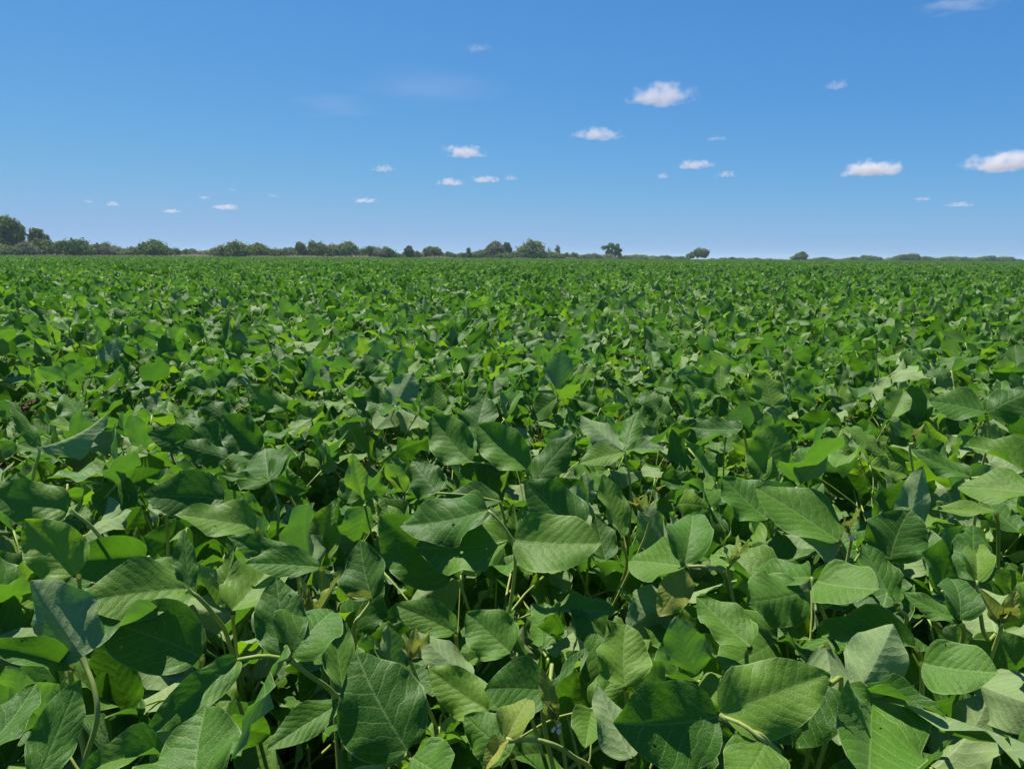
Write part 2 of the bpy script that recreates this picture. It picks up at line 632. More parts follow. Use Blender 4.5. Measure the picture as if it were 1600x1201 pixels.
def frame(org, d, n, L, W):
    """matrix taking a unit leaflet to org: +Y along d, +Z as near n as it goes, length L, width scale W"""
    d = d.normalized()
    x = d.cross(n)
    if x.length < 1e-4:
        x = d.cross(Vector((0.3, 0.5, 0.8)))
    x.normalize()
    z = x.cross(d)
    M = Matrix((
        (x.x * W, d.x * L, z.x * (L + W) / 2, org.x),
        (x.y * W, d.y * L, z.y * (L + W) / 2, org.y),
        (x.z * W, d.z * L, z.z * (L + W) / 2, org.z),
        (0, 0, 0, 1)))
    return M


SHOOT_ME = [shoot_shape(i) for i in range(4)]


# ------------------------------------------------------------------ a soybean plant, as numbers
def sph(az, el):
    return Vector((math.cos(az) * math.cos(el), math.sin(az) * math.cos(el), math.sin(el)))


def trifoliate(rg, P, J, L, top):
    """petiole from P to J and three leaflets: (petiole matrix, [(matrix, shape)])"""
    d = J - P
    pm = frame(P, d, Vector((rg.uniform(-1, 1), rg.uniform(-1, 1), 1)), d.length, d.length)
    az = math.atan2(d.y, d.x) + rg.gauss(0, 0.35)
    out = []
    lean = rg.gauss(0.10, 0.42)
    twist = rg.gauss(0, 0.45)
    flip = top and rg.random() < 0.30
    for k, off in enumerate((0.0, 1.45, -1.45)):
        a = az + off + rg.gauss(0, 0.2)
        el = lean * (1.0 if k == 0 else 0.25) + rg.gauss(0.05, 0.5) + (0 if k == 0 else twist * (1 if k == 1 else -1))
        el = max(-1.35, min(1.35, el))
        dd = sph(a, el)
        n = Vector((0, 0, 1))
        n = (n - dd * n.dot(dd))
        if n.length < 0.05:
            n = Vector((1, 0, 0))
        n.normalize()
        roll = rg.gauss(0, 0.62) + (0 if k == 0 else 0.25 * (1 if k == 1 else -1))
        if flip and rg.random() < 0.8:
            roll += rg.choice((-1, 1)) * rg.uniform(1.5, 2.9)
        n = Matrix.Rotation(roll, 3, dd) @ n
        ll = L * (1.08 if k == 0 else 0.95) * rg.uniform(0.88, 1.1)
        o = J + (dd * 0.012 if k == 0 else dd * 0.003)
        out.append((frame(o, dd, n, ll, ll * rg.uniform(0.85, 1.12)), rg.randrange(NSH)))
    return pm, out


def plant_leaves(rg, nt=9, nl=6, hs=1.0):
    """(upper leaves, lower leaves, stem height)"""
    up, lo = [], []
    a0 = rg.uniform(0, 6.28)
    H = rg.uniform(0.66, 0.76) * hs
    for k in range(nt + nl):
        top = k < nt
        az = a0 + k * 2.6 + rg.gauss(0, 0.3)
        if top:
            zj = (0.875 - 0.018 * k + rg.gauss(0, 0.042)) * hs
            r = rg.uniform(0.05, 0.10) + 0.016 * k
            L = rg.uniform(0.070, 0.120)
        else:
            zj = rg.uniform(0.34, 0.62) * hs
            r = rg.uniform(0.10, 0.22)
            L = rg.uniform(0.07, 0.10)
        zp = min(H, zj - rg.uniform(0.06, 0.17))
        P = Vector((0, 0, zp))
        J = Vector((math.cos(az) * r, math.sin(az) * r, zj))
        (up if top else lo).append(trifoliate(rg, P, J, L, top))
    return up, lo, H


def acc_leaves(A, leaves, shapes, pets, M=None, rg=random, mi_leaf=0, mi_pet=1):
    I = np.eye(4) if M is None else np.array(M)
    for pm, lfs in leaves:
        sh = rg.choice(pets)
        m = I @ np.array(pm)
        v = np.c_[np.array(sh[0]), np.ones(len(sh[0]))] @ m.T
        A.add(v[:, :3], sh[1], None, rg.random(), mi_pet)
        for lm, k in lfs:
            s = shapes[k]
            m = I @ np.array(lm)
            v = np.c_[np.array(s[0]), np.ones(len(s[0]))] @ m.T
            A.add(v[:, :3], s[1], s[2], rg.random(), mi_leaf)


# ------------------------------------------------------------------ leaves one can pick out in the photograph
# each: label, distance, petiole pixels [(x, y, extra distance)], leaflets
# leaflet: base (x, y), tip (x, y, extra distance at the tip), width scale, facing (right, up, toward), shape, 'u' = underside towards us, 'y' young
def dist_of(y):
    ang = math.atan((y - 600.5) / F) + R(PITCH)
    return 0.435 / math.sin(ang)


HERO = [
 ('broad trifoliate leaf held up on a stalk above its neighbours at the middle', 1.08, [(801, 842, 0), (805, 885, .02), (797, 950, .07), (790, 1010, .14)], [
   ((803, 843), (934, 862, -.02), 1.12, (-.1, .55, .8), 3, ''),
   ((794, 844), (652, 866, .03), .98, (.1, .75, .6), 1, ''),
   ((763, 797), (627, 826, .05), .95, (0, .7, .7), 7, '')]),
 ('shaded leaf behind the broad trifoliate leaf', 1.18, [(715, 900, .0), (735, 960, .05), (760, 1040, .14)], [
   ((706, 902), (594, 812, -.02), 1.15, (.1, .45, .85), 5, ''),
   ((716, 903), (690, 932, -.05), 1.2, (0, .6, .7), 2, '')]),
 ('big dark leaf standing at the bottom edge', .77, [(639, 1178, 0), (600, 1197, .02), (540, 1230, .08)], [
   ((637, 1172), (545, 1033, .02), 1.25, (.05, .35, .9), 9, ''),
   ((643, 1183), (703, 1215, -.04), 1.3, (-.1, .7, .6), 4, '')]),
 ('yellow young leaf beside small purple buds at the bottom edge', .80, [(791, 1156, 0), (845, 1157, .0), (893, 1180, .03), (930, 1230, .09)], [
   ((791, 1154), (828, 1094, .02), 1.0, (-.2, .5, .8), 6, 'y'),
   ((789, 1158), (757, 1206, -.02), .8, (-.3, .5, .8), 2, 'y')]),
 ('leaf with a notched tip', .93, [(800, 1022, 0), (815, 1070, .05), (830, 1120, .1)], [
   ((797, 1020), (733, 957, .02), 1.3, (.1, .45, .9), 11, '')]),
 ('pale folded leaf', .86, [(858, 1081, 0), (862, 1040, .04), (850, 1130, .12)], [
   ((857, 1080), (761, 1066, -.01), 1.25, (.2, .65, .75), 3, ''),
   ((863, 1082), (915, 1010, .02), .35, (-.8, .3, .5), 8, '')]),
 ('large dark leaf in the shade', .92, [(977, 1075, 0), (985, 1120, .05), (990, 1170, .12)], [
   ((977, 1072), (966, 976, .03), 1.3, (.15, .35, .9), 0, '')]),
 ('two great leaves meeting at a hairy stalk near the bottom edge', .72, [(1124, 1118, 0), (1160, 1138, .0), (1198, 1158, .01), (1216, 1230, .06)], [
   ((1121, 1119), (968, 1152, -.02), 1.25, (.25, .5, .8), 1, ''),
   ((1128, 1117), (1288, 1046, .03), 1.02, (-.1, .5, .85), 7, ''),
   ((1197, 1160), (1158, 1235, -.04), 1.2, (.1, .85, .5), 4, '')]),
 ('pale veined leaf turned up to show its underside', .84, [(1347, 1078, 0), (1325, 1092, .02), (1300, 1102, .04), (1270, 1150, .12)], [
   ((1346, 1074), (1398, 980, .03), 1.15, (-.1, .3, .9), 5, 'u'),
   ((1361, 1090), (1372, 1235, -.10), 1.05, (.25, .6, .7), 10, ''),
   ((1353, 1080), (1478, 1130, -.02), .5, (-.1, .9, .4), 2, '')]),
 ('pair of broad bright leaves spreading from one stalk', .99, [(1270, 920, 0), (1283, 950, .04), (1290, 1000, .12)], [
   ((1276, 908), (1364, 930, -.04), 1.45, (-.1, .6, .75), 3, ''),
   ((1256, 926), (1172, 948, -.04), 1.4, (.1, .6, .75), 12, ''),
   ((1268, 902), (1172, 893, .06), .85, (0, .6, .75), 7, '')]),
 ('large upright leaf cupped round its stalk', .87, [(1441, 1037, 0), (1440, 1090, .05), (1430, 1150, .12)], [
   ((1442, 1036), (1553, 1062, -.02), 1.35, (.0, .5, .85), 3, '')]),
 ('dark pair of folded leaves', 1.05, [(1526, 925, 0), (1535, 980, .06), (1540, 1040, .15)], [
   ((1466, 925), (1500, 822, .04), .95, (.4, .4, .8), 4, ''),
   ((1526, 908), (1512, 822, .05), .9, (-.3, .45, .8), 9, ''),
   ((1527, 910), (1588, 912, -.02), 1.1, (-.2, .7, .6), 2, '')]),
 ('narrow dark leaf', 1.04, [(1400, 945, 0), (1405, 990, .06)], [
   ((1399, 943), (1346, 850, .02), .85, (.5, .4, .8), 5, '')]),
 ('arched leaf', .97, [(1498, 970, 0), (1500, 1020, .06)], [
   ((1496, 968), (1412, 926, .0), .72, (.1, .6, .75), 7, ''),
   ((1500, 968), (1530, 950, .0), 1.1, (.1, .6, .75), 6, '')]),
 ('veined leaf', .92, [(1172, 1012, 0), (1170, 1060, .06)], [
   ((1172, 1010), (1092, 932, .03), .95, (.1, .55, .8), 11, '')]),
 ('drooping leaf', .83, [(1294, 1068, 0), (1310, 1090, .07)], [
   ((1293, 1070), (1252, 1172, -.03), .95, (-.2, .5, .8), 1, '')]),
 ('pale grey underside behind a stalk', .93, [(1292, 1008, 0), (1300, 1060, .08)], [
   ((1290, 1010), (1318, 1160, -.04), .75, (0, .5, .85), 13, 'u')]),
 ('pale leaf lying flat with a shadow across it', .98, [(1432, 1012, 0), (1440, 1060, .08)], [
   ((1430, 1012), (1278, 1000, .02), .75, (0, .8, .5), 2, '')]),
 ('pointed leaf', 1.5, [(824, 736, 0), (826, 800, .1)], [
   ((823, 733), (747, 666, .04), .95, (.2, .4, .9), 5, ''),
   ((834, 754), (894, 678, .04), .75, (-.5, .3, .8), 9, ''),
   ((735, 722), (669, 655, .05), 1.0, (.2, .4, .9), 1, '')]),
 ('heart shaped leaf', 1.75, [(746, 678, 0), (750, 730, .1)], [
   ((746, 675), (750, 622, .06), 1.4, (0, .3, .9), 0, '')]),
 ('leaf', 1.36, [(782, 784, 0), (790, 840, .1)], [
   ((781, 782), (695, 775, .0), .8, (.1, .75, .6), 3, ''),
   ((683, 770), (641, 722, .05), 1.1, (.1, .5, .8), 12, '')]),
 ('broad shaded leaf', 1.22, [(913, 828, 0), (918, 880, .1)], [
   ((910, 826), (818, 757, .0), 1.15, (.1, .45, .85), 7, '')]),
 ('pale leaf lifted on a long yellow green stalk', 1.52, [(975, 705, -.0), (984, 750, -.01), (985, 800, -.0), (980, 868, .03), (975, 930, .1)], [
   ((973, 703), (906, 652, .03), .95, (.0, .5, .85), 13, 'u'),
   ((977, 703), (1000, 659, .03), .6, (-.5, .4, .8), 9, ''),
   ((975, 706), (905, 720, -.03), .8, (.0, .8, .5), 3, '')]),
 ('tall narrow leaf', 1.25, [(972, 842, 0), (975, 900, .1)], [
   ((971, 840), (941, 743, .02), .62, (.6, .3, .8), 5, '')]),
 ('upright bright leaf', 1.42, [(1187, 751, 0), (1190, 800, .1)], [
   ((1187, 748), (1219, 661, .02), .9, (-.3, .3, .9), 4, ''),
   ((1190, 750), (1215, 735, -.02), .9, (-.3, .8, .5), 6, '')]),
 ('quilted leaf', 1.24, [(1200, 812, 0), (1205, 870, .1)], [
   ((1199, 812), (1131, 746, .02), 1.25, (.2, .4, .9), 11, '')]),
 ('long broad leaf', 1.20, [(1312, 848, 0), (1318, 920, .1)], [
   ((1310, 846), (1190, 759, .03), .85, (.15, .55, .8), 3, ''),
   ((1311, 850), (1228, 838, -.03), 1.1, (.1, .75, .6), 13, 'u')]),
 ('dark kite shaped leaf', 1.15, [(1391, 876, 0), (1395, 930, .1)], [
   ((1391, 874), (1407, 793, .03), 1.65, (0, .4, .9), 0, '')]),
 ('grey green narrow underside', 1.24, [(1419, 832, 0), (1425, 880, .1)], [
   ((1418, 830), (1438, 729, .03), .7, (-.4, .3, .85), 13, 'u')]),
 ('leaf', 1.45, [(1518, 747, 0), (1525, 800, .1)], [
   ((1516, 745), (1424, 702, .0), .68, (.1, .55, .8), 7, ''),
   ((1612, 745), (1537, 722, .0), .85, (.1, .55, .8), 2, '')]),
 ('leaf', 1.30, [(1614, 772, 0), (1620, 820, .1)], [
   ((1612, 770), (1541, 787, -.02), 1.0, (.1, .6, .75), 3, '')]),
 ('pale arched leaf', 1.65, [(1162, 673, 0), (1166, 730, .1)], [
   ((1160, 670), (1077, 668, .0), .7, (.0, .8, .5), 1, '')]),
 ('pale arched leaf', 1.28, [(1557, 803, 0), (1560, 850, .1)], [
   ((1555, 801), (1459, 793, .0), .5, (.0, .8, .4), 3, '')]),
 ('leaf', 1.9, [(1207, 638, 0), (1209, 690, .1)], [
   ((1206, 635), (1193, 583, .04), 1.3, (0, .3, .9), 4, ''),
   ((1211, 637), (1242, 628, .0), 1.0, (0, .7, .6), 9, '')]),
 ('broad leaves side by side', 1.88, [(1541, 646, 0), (1542, 700, .1)], [
   ((1538, 644), (1456, 622, .0), 1.15, (.1, .55, .8), 3, ''),
   ((1543, 644), (1612, 606, .03), 1.15, (-.1, .55, .8), 12, '')]),
 ('broad leaf on a thick pale stalk at the edge', 1.18, [(110, 797, 0), (138, 818, .0), (165, 850, .02), (200, 900, .1)], [
   ((107, 796), (-22, 772, .0), 1.05, (.1, .55, .8), 7, '')]),
 ('quilted dark leaf', 1.30, [(352, 782, 0), (360, 830, .1)], [
   ((350, 780), (232, 766, .02), .92, (.0, .5, .85), 3, '')]),
 ('leaf with a pale sheen', 1.20, [(402, 826, 0), (410, 880, .1)], [
   ((400, 824), (277, 800, .0), .95, (.0, .65, .75), 13, '')]),
 ('sunlit yellow green leaf standing on its own stalk', 1.35, [(422, 754, 0), (435, 790, .0), (434, 838, .01), (440, 900, .1)], [
   ((421, 752), (410, 704, .09), 1.75, (0, .2, .95), 4, ''),
   ((419, 752), (340, 737, .0), .32, (0, .98, .2), 1, ''),
   ((424, 752), (460, 742, .06), .4, (0, .98, .2), 6, '')]),
 ('leaf', 1.6, [(407, 708, .02), (410, 760, .1)], [
   ((405, 706), (347, 650, .03), 1.05, (.2, .4, .9), 5, '')]),
 ('leaf', 1.95, [(448, 642, 0), (450, 690, .1)], [
   ((447, 640), (386, 603, .02), .85, (.1, .5, .85), 7, '')]),
 ('pale veined underside spread like a fan beside a narrow leaf', 1.55, [(62, 700, 0), (60, 715, .0), (52, 745, .03), (48, 800, .1)], [
   ((66, 698), (166, 641, .03), .68, (-.1, .7, .7), 2, 'u'),
   ((62, 698), (13, 633, .03), .42, (.7, .3, .7), 9, '')]),
 ('standing leaf', 1.08, [(123, 900, 0), (130, 950, .1)], [
   ((121, 897), (43, 812, .02), 1.05, (.2, .45, .85), 11, '')]),
 ('leaf', 1.62, [(312, 702, 0), (314, 750, .1)], [
   ((310, 700), (235, 672, .0), .85, (.1, .6, .8), 3, '')]),
 ('leaf', 1.55, [(357, 718, 0), (360, 770, .1)], [
   ((355, 715), (275, 696, .0), .85, (.1, .6, .75), 12, '')]),
 ('small pale underside', 1.15, [(251, 804, 0), (262, 840, .08)], [
   ((250, 803), (191, 831, -.02), .7, (0, .7, .7), 2, 'u')]),
 ('long dark leaf', 1.08, [(462, 872, 0), (468, 920, .1)], [
   ((460, 870), (357, 840, .0), .6, (.1, .6, .75), 7, '')]),
 ('leaf', 1.03, [(502, 888, 0), (505, 940, .1)], [
   ((499, 886), (388, 875, .0), .65, (.1, .75, .6), 3, '')]),
 ('broad pale leaf with a long narrow bright leaf below it', .97, [(294, 921, 0), (312, 935, .0), (335, 962, .02), (360, 1010, .1)], [
   ((289, 920), (126, 930, -.02), .95, (.0, .7, .7), 3, ''),
   ((296, 917), (283, 830, .03), .55, (.5, .3, .8), 9, ''),
   ((262, 967), (98, 1062, -.08), .42, (-.5, .6, .5), 6, '')]),
 ('upright pale underside on a thick bent stalk at the left', .84, [(129, 1028, 0), (147, 1075, -.01), (151, 1125, -.01), (128, 1205, .01), (120, 1260, .06)], [
   ((129, 1026), (54, 907, .03), .98, (.1, .35, .9), 5, 'u')]),
 ('large quilted leaf in the bottom left corner', .73, [(-30, 1182, 0), (-30, 1230, .08)], [
   ((-28, 1180), (58, 1068, .03), 0.82, (.0, .4, .9), 11, '')]),
 ('dark leaf with a pale rim', .68, [(62, 1222, 0), (66, 1270, .08)], [
   ((60, 1218), (120, 1064, .03), .6, (.5, .35, .75), 4, '')]),
 ('sunlit leaf', .86, [(112, 1044, 0), (116, 1090, .08)], [
   ((110, 1042), (-22, 1013, .0), .65, (.0, .65, .7), 2, '')]),
 ('wide dark leaf in shade', .94, [(316, 1028, 0), (320, 1080, .08)], [
   ((314, 1025), (166, 956, .02), .95, (.1, .55, .8), 3, '')]),
 ('long folded leaf beside a hanging narrow leaf', .80, [(452, 1030, 0), (480, 1052, .02), (520, 1082, .06), (545, 1130, .12)], [
   ((448, 1022), (428, 905, .03), .85, (.2, .3, .9), 4, ''),
   ((456, 1026), (502, 1003, -.01), 1.5, (0, .5, .85), 6, ''),
   ((446, 1010), (372, 1182, -.06), .4, (-.85, .3, .4), 9, ''),
   ((371, 1031), (235, 1146, -.05), .48, (.3, .6, .6), 1, '')]),
 ('leaf', 1.0, [(364, 957, 0), (368, 1000, .08)], [
   ((363, 954), (430, 888, .02), .95, (.0, .5, .85), 11, '')]),
 ('pale long leaf', .86, [(532, 1102, 0), (536, 1150, .08)], [
   ((530, 1100), (418, 1163, -.02), .6, (.2, .85, .5), 3, '')]),
 ('pale flat leaf', .76, [(252, 1182, 0), (260, 1230, .08)], [
   ((256, 1178), (128, 1212, -.02), .85, (.1, .9, .4), 2, '')]),
 ('leaf rising from the bottom edge', .70, [(300, 1250, 0), (300, 1290, .08)], [
   ((304, 1240), (272, 1166, .02), 1.6, (.1, .5, .8), 0, '')]),
 ('narrow upright leaf', .90, [(536, 1078, 0), (540, 1130, .08)], [
   ((535, 1075), (519, 955, .03), .62, (.4, .3, .85), 5, '')]),
 ('rounded leaf on a pale stalk', 1.02, [(581, 938, 0), (565, 960, .0), (553, 978, .01), (540, 1040, .1)], [
   ((581, 935), (553, 850, .03), 1.15, (.0, .3, .9), 0, ''),
   ((580, 937), (538, 934, -.01), .5, (0, .7, .6), 2, 'y')]),
 ('dark leaf', .86, [(766, 1113, 0), (770, 1160, .1)], [
   ((764, 1111), (668, 1049, .02), .95, (.1, .5, .85), 7, '')]),
 ('leaf', .82, [(800, 1180, 0), (803, 1225, .08)], [
   ((797, 1178), (724, 1124, .02), 1.1, (.1, .5, .85), 12, '')]),
 ('pale blunt leaf', .80, [(988, 1186, 0), (992, 1230, .08)], [
   ((986, 1184), (931, 1073, .02), .85, (.2, .45, .85), 13, 'u')]),
 ('crinkled grey underside', .93, [(738, 1064, 0), (742, 1110, .1)], [
   ((736, 1062), (648, 990, .01), .9, (.1, .7, .7), 13, 'u')]),
 ('bright leaf', 1.02, [(712, 990, 0), (716, 1040, .1)], [
   ((710, 988), (622, 940, .01), .75, (.1, .65, .75), 3, '')]),
 ('yellow striped young leaf hanging behind a bright one', 1.05, [(1075, 885, 0), (1100, 885, .0), (1130, 897, .02), (1150, 950, .1)], [
   ((1072, 893), (1033, 962, -.01), .85, (.1, .4, .9), 4, 'y'),
   ((1070, 880), (1105, 855, .0), .9, (0, .7, .7), 6, ''),
   ((1070, 886), (1000, 905, .02), 1.0, (0, .6, .75), 3, '')]),
]

# yellow shoot tips in view: pixel, distance, size
TIPS = [(868, 1122, .80, 1.7, 'purple'), (492, 965, .93, 2.0, ''), (1142, 880, 1.02, 1.4, ''), (1562, 972, .95, 1.6, ''),
        (1003, 800, 1.18, 1.3, ''), (1327, 832, 1.15, 1.2, 'purple'), (1430, 690, 1.5, 1.2, ''), (640, 1030, .9, 1.5, '')]

N_INDIV = 300
rg = random.Random(7)

hero_regions = []      # ellipses kept clear in front: cx, cy, dirx, diry, half length, half width, depth


class Plant:
    def __init__(self, x, y, label=None):
        self.x, self.y, self.label = x, y, label
        self.hero = []
        self.tips = []


plants = []
for lab, D, pet, lfs in HERO:
    J = at(pet[0][0], pet[0][1], D)
    E = at(pet[-1][0], pet[-1][1], D + pet[-1][2])
    best = None
    for p in plants:
        dd = math.hypot(p.x - E.x, p.y - E.y)
        if dd < 0.13 and len(p.hero) < 4 and (best is None or dd < best[0]):
            best = (dd, p)
    if best:
        p = best[1]
    else:
        p = Plant(E.x + rg.uniform(-.02, .02), E.y + 0.05)
        plants.append(p)
    p.hero.append((lab, D, pet, lfs))
    for b, t, w, nrm, shp, fl in lfs:
        bx, by = b
        L = math.hypot(t[0] - bx, t[1] - by)
        ux, uy = (t[0] - bx) / L, (t[1] - by) / L
        hwid = max(L * 0.36 * w, 14)
        hero_regions.append(((bx + t[0]) / 2, (by + t[1]) / 2, ux, uy, L / 2 + 6, hwid + 4, D))
    for (x0, y0, e0), (x1, y1, e1) in zip(pet[:-2], pet[1:-1]):
        for k in range(4):
            hero_regions.append((x0 + (x1 - x0) * k / 3, y0 + (y1 - y0) * k / 3, 1, 0, 12, 12, D + e0))
for x, y, D, s, fl in TIPS:
    P = at(x, y, D)
    p = min(plants, key=lambda q: math.hypot(q.x - P.x, q.y - P.y - .02))
    p.tips.append((P, s, fl))
    hero_regions.append((x, y, 1, 0, 24, 24, D))


def covers_hero(M, top_only=True):
    """would this leaflet stand in front of a leaf placed from the photograph?"""
    o = M.translation
    yv = Vector((M[0][1], M[1][1], M[2][1]))
    xv = Vector((M[0][0], M[1][0], M[2][0]))
    for fy, fx in ((.5, 0), (1, 0), (.1, 0), (.45, .36), (.45, -.36), (.75, .25), (.75, -.25)):
        q = project(o + yv * fy + xv * fx)
        if q is None:
            return True
        if q[2] < 0.82:
            return True
        for cx, cy_, ux, uy, a, b, D in hero_regions:
            if q[2] > D + 0.03:
                continue
            dx, dy = q[0] - cx, q[1] - cy_
            if abs(dx) > 150 or abs(dy) > 150:
                continue
            s, t = dx * ux + dy * uy, dx * uy - dy * ux
            if (s / a) ** 2 + (t / b) ** 2 < 1:
                return True
    return False


def in_view(x, y, pad=60):
    q = project((x, y, 0.8))
    return q is not None and -pad - 60 / max(q[2], .5) < q[0] < 1660 + 60 / max(q[2], .5) and y > 0.45


# scatter the crop: jittered grid, rows of plants
SP = 0.292
cand = []
R_NEAR = 34.0
for j in range(int(-2.5 / SP), int(R_NEAR / SP) + 1):
    yy = j * SP
    half = 3.2 if yy < 2 else 3.2 + (yy - 2) * 0.80
    for i in range(int(-half / SP), int(half / SP) + 1):
        x = i * SP + rg.uniform(-.11, .11) + (0.14 if j % 2 else 0)
        y = yy + rg.uniform(-.11, .11)
        if math.hypot(x, y) < 0.36 or (abs(x) < 0.25 and y < 0.2 and y > -0.7):
            continue
        if any(math.hypot(x - p.x, y - p.y) < 0.17 for p in plants):
            continue
        cand.append((x, y))
view = sorted([c for c in cand if in_view(*c)], key=lambda c: math.hypot(*c))
need = N_INDIV - len(plants)
near = view[:need]
R_IND = math.hypot(*near[-1])
nearset = set(near)
rest = [c for c in cand if c not in nearset]
for x, y in near:
    plants.append(Plant(x, y))

CROP_GROUP = 'soybean plants of the crop'
GENERIC = 'leafy green soybean plant standing close among its like in the dense crop'


def local(parentM, M):
    return parentM.inverted() @ M


def build_plant(p):
    root = empty('soybean_plant', (p.x, p.y, 0))
    tag(root, p.label or GENERIC, 'soybean plant', CROP_GROUP)
    T = Matrix.Translation((p.x, p.y, 0))
    dist = math.hypot(p.x, p.y)
    hires = dist < 3.6
    meshes = HI_ME if hires else MID_ME
    hs = 1 + 0.05 * noise.noise(Vector((p.x * 0.9, p.y * 0.9, 3.1))) + rg.uniform(-.03, .03)
    nt = 11 if not p.hero else max(6, 11 - len(p.hero))
    if dist < 2.2:
        nt += 6
    up, lo, H = plant_leaves(rg, nt, 10 if dist < 2.5 else 7, hs)
    if dist < 0.9:
        up = up[3:]
    st = bpy.data.objects.new('stem', rg.choice(STEM_ME))
    link(st, root)
    st.matrix_local = Matrix.Rotation(rg.uniform(0, 6.28), 4, 'Z') @ Matrix.Diagonal((1, 1, H, 1))
    # leaves placed from the photograph
    for lab, D, pet, lfs in p.hero:
        J = at(pet[0][0], pet[0][1], D)
        ctrl = [at(x, y, D + e) for x, y, e in pet]
        zb = min(ctrl[-1].z - 0.05, H * 0.85)
        ctrl.append(Vector((p.x, p.y, max(zb, 0.2))))
        if len(ctrl) < 3:
            ctrl.insert(1, (ctrl[0] + ctrl[-1]) / 2)
        pts = curve_pts(ctrl, 6 * (len(ctrl) - 1))
        n = len(pts)
        rad = 0.0025
        rads = [rad * (1.35 if k == 0 else 1.15 if k == 1 else 0.9 + 0.3 * k / n) for k in range(n)]
        v, f = tube([q - J for q in pts], rads, 8)
        A = Acc()
        A.add(v, f)
        # the terminal leaflet's own short stalk
        for b, t, w, nrm, shp, fl in lfs:
            B = at(b[0], b[1], D)
            if (B - J).length > 0.012:
                c = curve_pts([J - J, (B - J) * 0.5 + Vector((0, 0, .004)), B - J], 5)
                v, f = tube(c, [rad * 0.85] * len(c), 6)
                A.add(v, f)
        lf = bpy.data.objects.new('leaf', A.mesh('leaf', [PETIOLE]))
        link(lf, root)
        LM = Matrix.Translation(J)
        lf.matrix_local = local(T, LM)
        for b, t, w, nrm, shp, fl in lfs:
            B = at(b[0], b[1], D)
            Tp = at(t[0], t[1], D + t[2])
            d = Tp - B
            L = d.length
            if L < (0.05 if D < 1.0 else 0.075) and 'y' not in fl:
                d = d + (CAM_ROT @ Vector((0, .35, -1))) * math.sqrt(max((0.055 if D < 1.0 else 0.085) ** 2 - L * L, 0))
            L = d.length * 1.03
            nn = CAM_ROT @ Vector(nrm)
            if 'u' in fl:
                nn = -nn
            # turn the arched leaf so that its tip, not its first direction, points at Tp
            tx, ty, tz = HI[shp][0][-(NUH // 2) - 1]
            tl = math.hypot(ty, tz)
            ph = math.atan2(tz, ty)
            dn = d.normalized()
            zz = dn.cross(nn).normalized().cross(dn)
            d, nn = dn * math.cos(ph) - zz * math.sin(ph), zz * math.cos(ph) + dn * math.sin(ph)
            L = L / tl
            M = frame(B, d, nn, L, L * w * 0.97)
            if L * w > 0.15:
                M = frame(B, d, nn, L, 0.15)
            o = bpy.data.objects.new('leaflet', (YOUNG_ME[shp % 8] if 'y' in fl else HI_ME[shp]))
            link(o, lf)
            o.matrix_local = local(LM, M)
            if 'y' in fl:
                o['label'] = 'young yellow green leaflet'
            elif 'u' in fl:
                o['label'] = 'leaflet turned to show its pale underside'
    near_hero = dist < 2.6
    for pm, lfs in up:
        ok = True
        if near_hero:
            ok = False
            for dz, sc in ((0, 1), (.05, .8), (.10, .8), (.17, .75)):
                S = Matrix.Translation((0, 0, pm.translation.z - dz)) @ Matrix.Scale(sc, 4) @ Matrix.Translation((0, 0, -pm.translation.z))
                if not any(covers_hero(T @ S @ lm) for lm, k in lfs):
                    J = T @ S @ pm @ Vector((0, 1, 0))
                    q = project(J)
                    if q is not None and q[2] > 0.75:
                        ok = True
                        pm = S @ pm
                        lfs = [(S @ lm, k) for lm, k in lfs]
                        break
        if not ok:
            continue
        keep = lfs
        lf = bpy.data.objects.new('leaf', rg.choice(PET_ME))
        link(lf, root)
        lf.matrix_local = pm
        for lm, k in keep:
            o = bpy.data.objects.new('leaflet', meshes[k])
            link(o, lf)
            o.matrix_local = local(pm, lm)
    A = Acc()
    lo2 = []
    for pm, lfs in lo:
        if dist < 1.3:
            lfs = [(lm, k) for lm, k in lfs if not covers_hero(T @ lm)]
        lo2.append((pm, lfs))
    acc_leaves(A, lo2, MID, PET_LOW, None, rg)
    lw = bpy.data.objects.new('lower_leaves', A.mesh('lower_leaves', [LEAF, PETIOLE]))
    link(lw, root)
    lw['kind'] = 'stuff'
    for P, s, fl in p.tips:
        o = bpy.data.objects.new('shoot_tip', rg.choice(SHOOT_ME))
        link(o, root)
        o.matrix_local = local(T, Matrix.Translation(P) @ Euler((rg.uniform(-.5, .5), rg.uniform(-.5, .5), rg.uniform(0, 6))).to_matrix().to_4x4() @ Matrix.Scale(s, 4))
        o['label'] = 'yellow shoot tip of folded young leaves'
        c = curve_pts([P, P + Vector((.01, .02, -.05)), Vector((p.x, p.y, H * 0.8))], 8)
        v, f = tube([q - P for q in c], [0.0022] * len(c), 6)
        A = Acc(); A.add(v, f)
        b = bpy.data.objects.new('side_shoot', A.mesh('side_shoot', [PETIOLE]))
        link(b, root); b.matrix_local = local(T, Matrix.Translation(P))
        if fl:
            A = Acc()
            for k in range(5):
                sh = LOW[k]
                d = Vector((rg.uniform(-1, 1), rg.uniform(-1, .2), rg.uniform(-.2, 1)))
                M = frame(Vector((rg.uniform(-.004, .004), -.006, -.006 + rg.uniform(-.005, .005))), d, Vector((0, -1, .3)), .0055, .006)
                A.add([M @ Vector(q) for q in sh[0]], sh[1], sh[2])
            b = bpy.data.objects.new('blossom', A.mesh('blossom', [PURPLE]))
            link(b, root); b.matrix_local = local(T, Matrix.Translation(P))
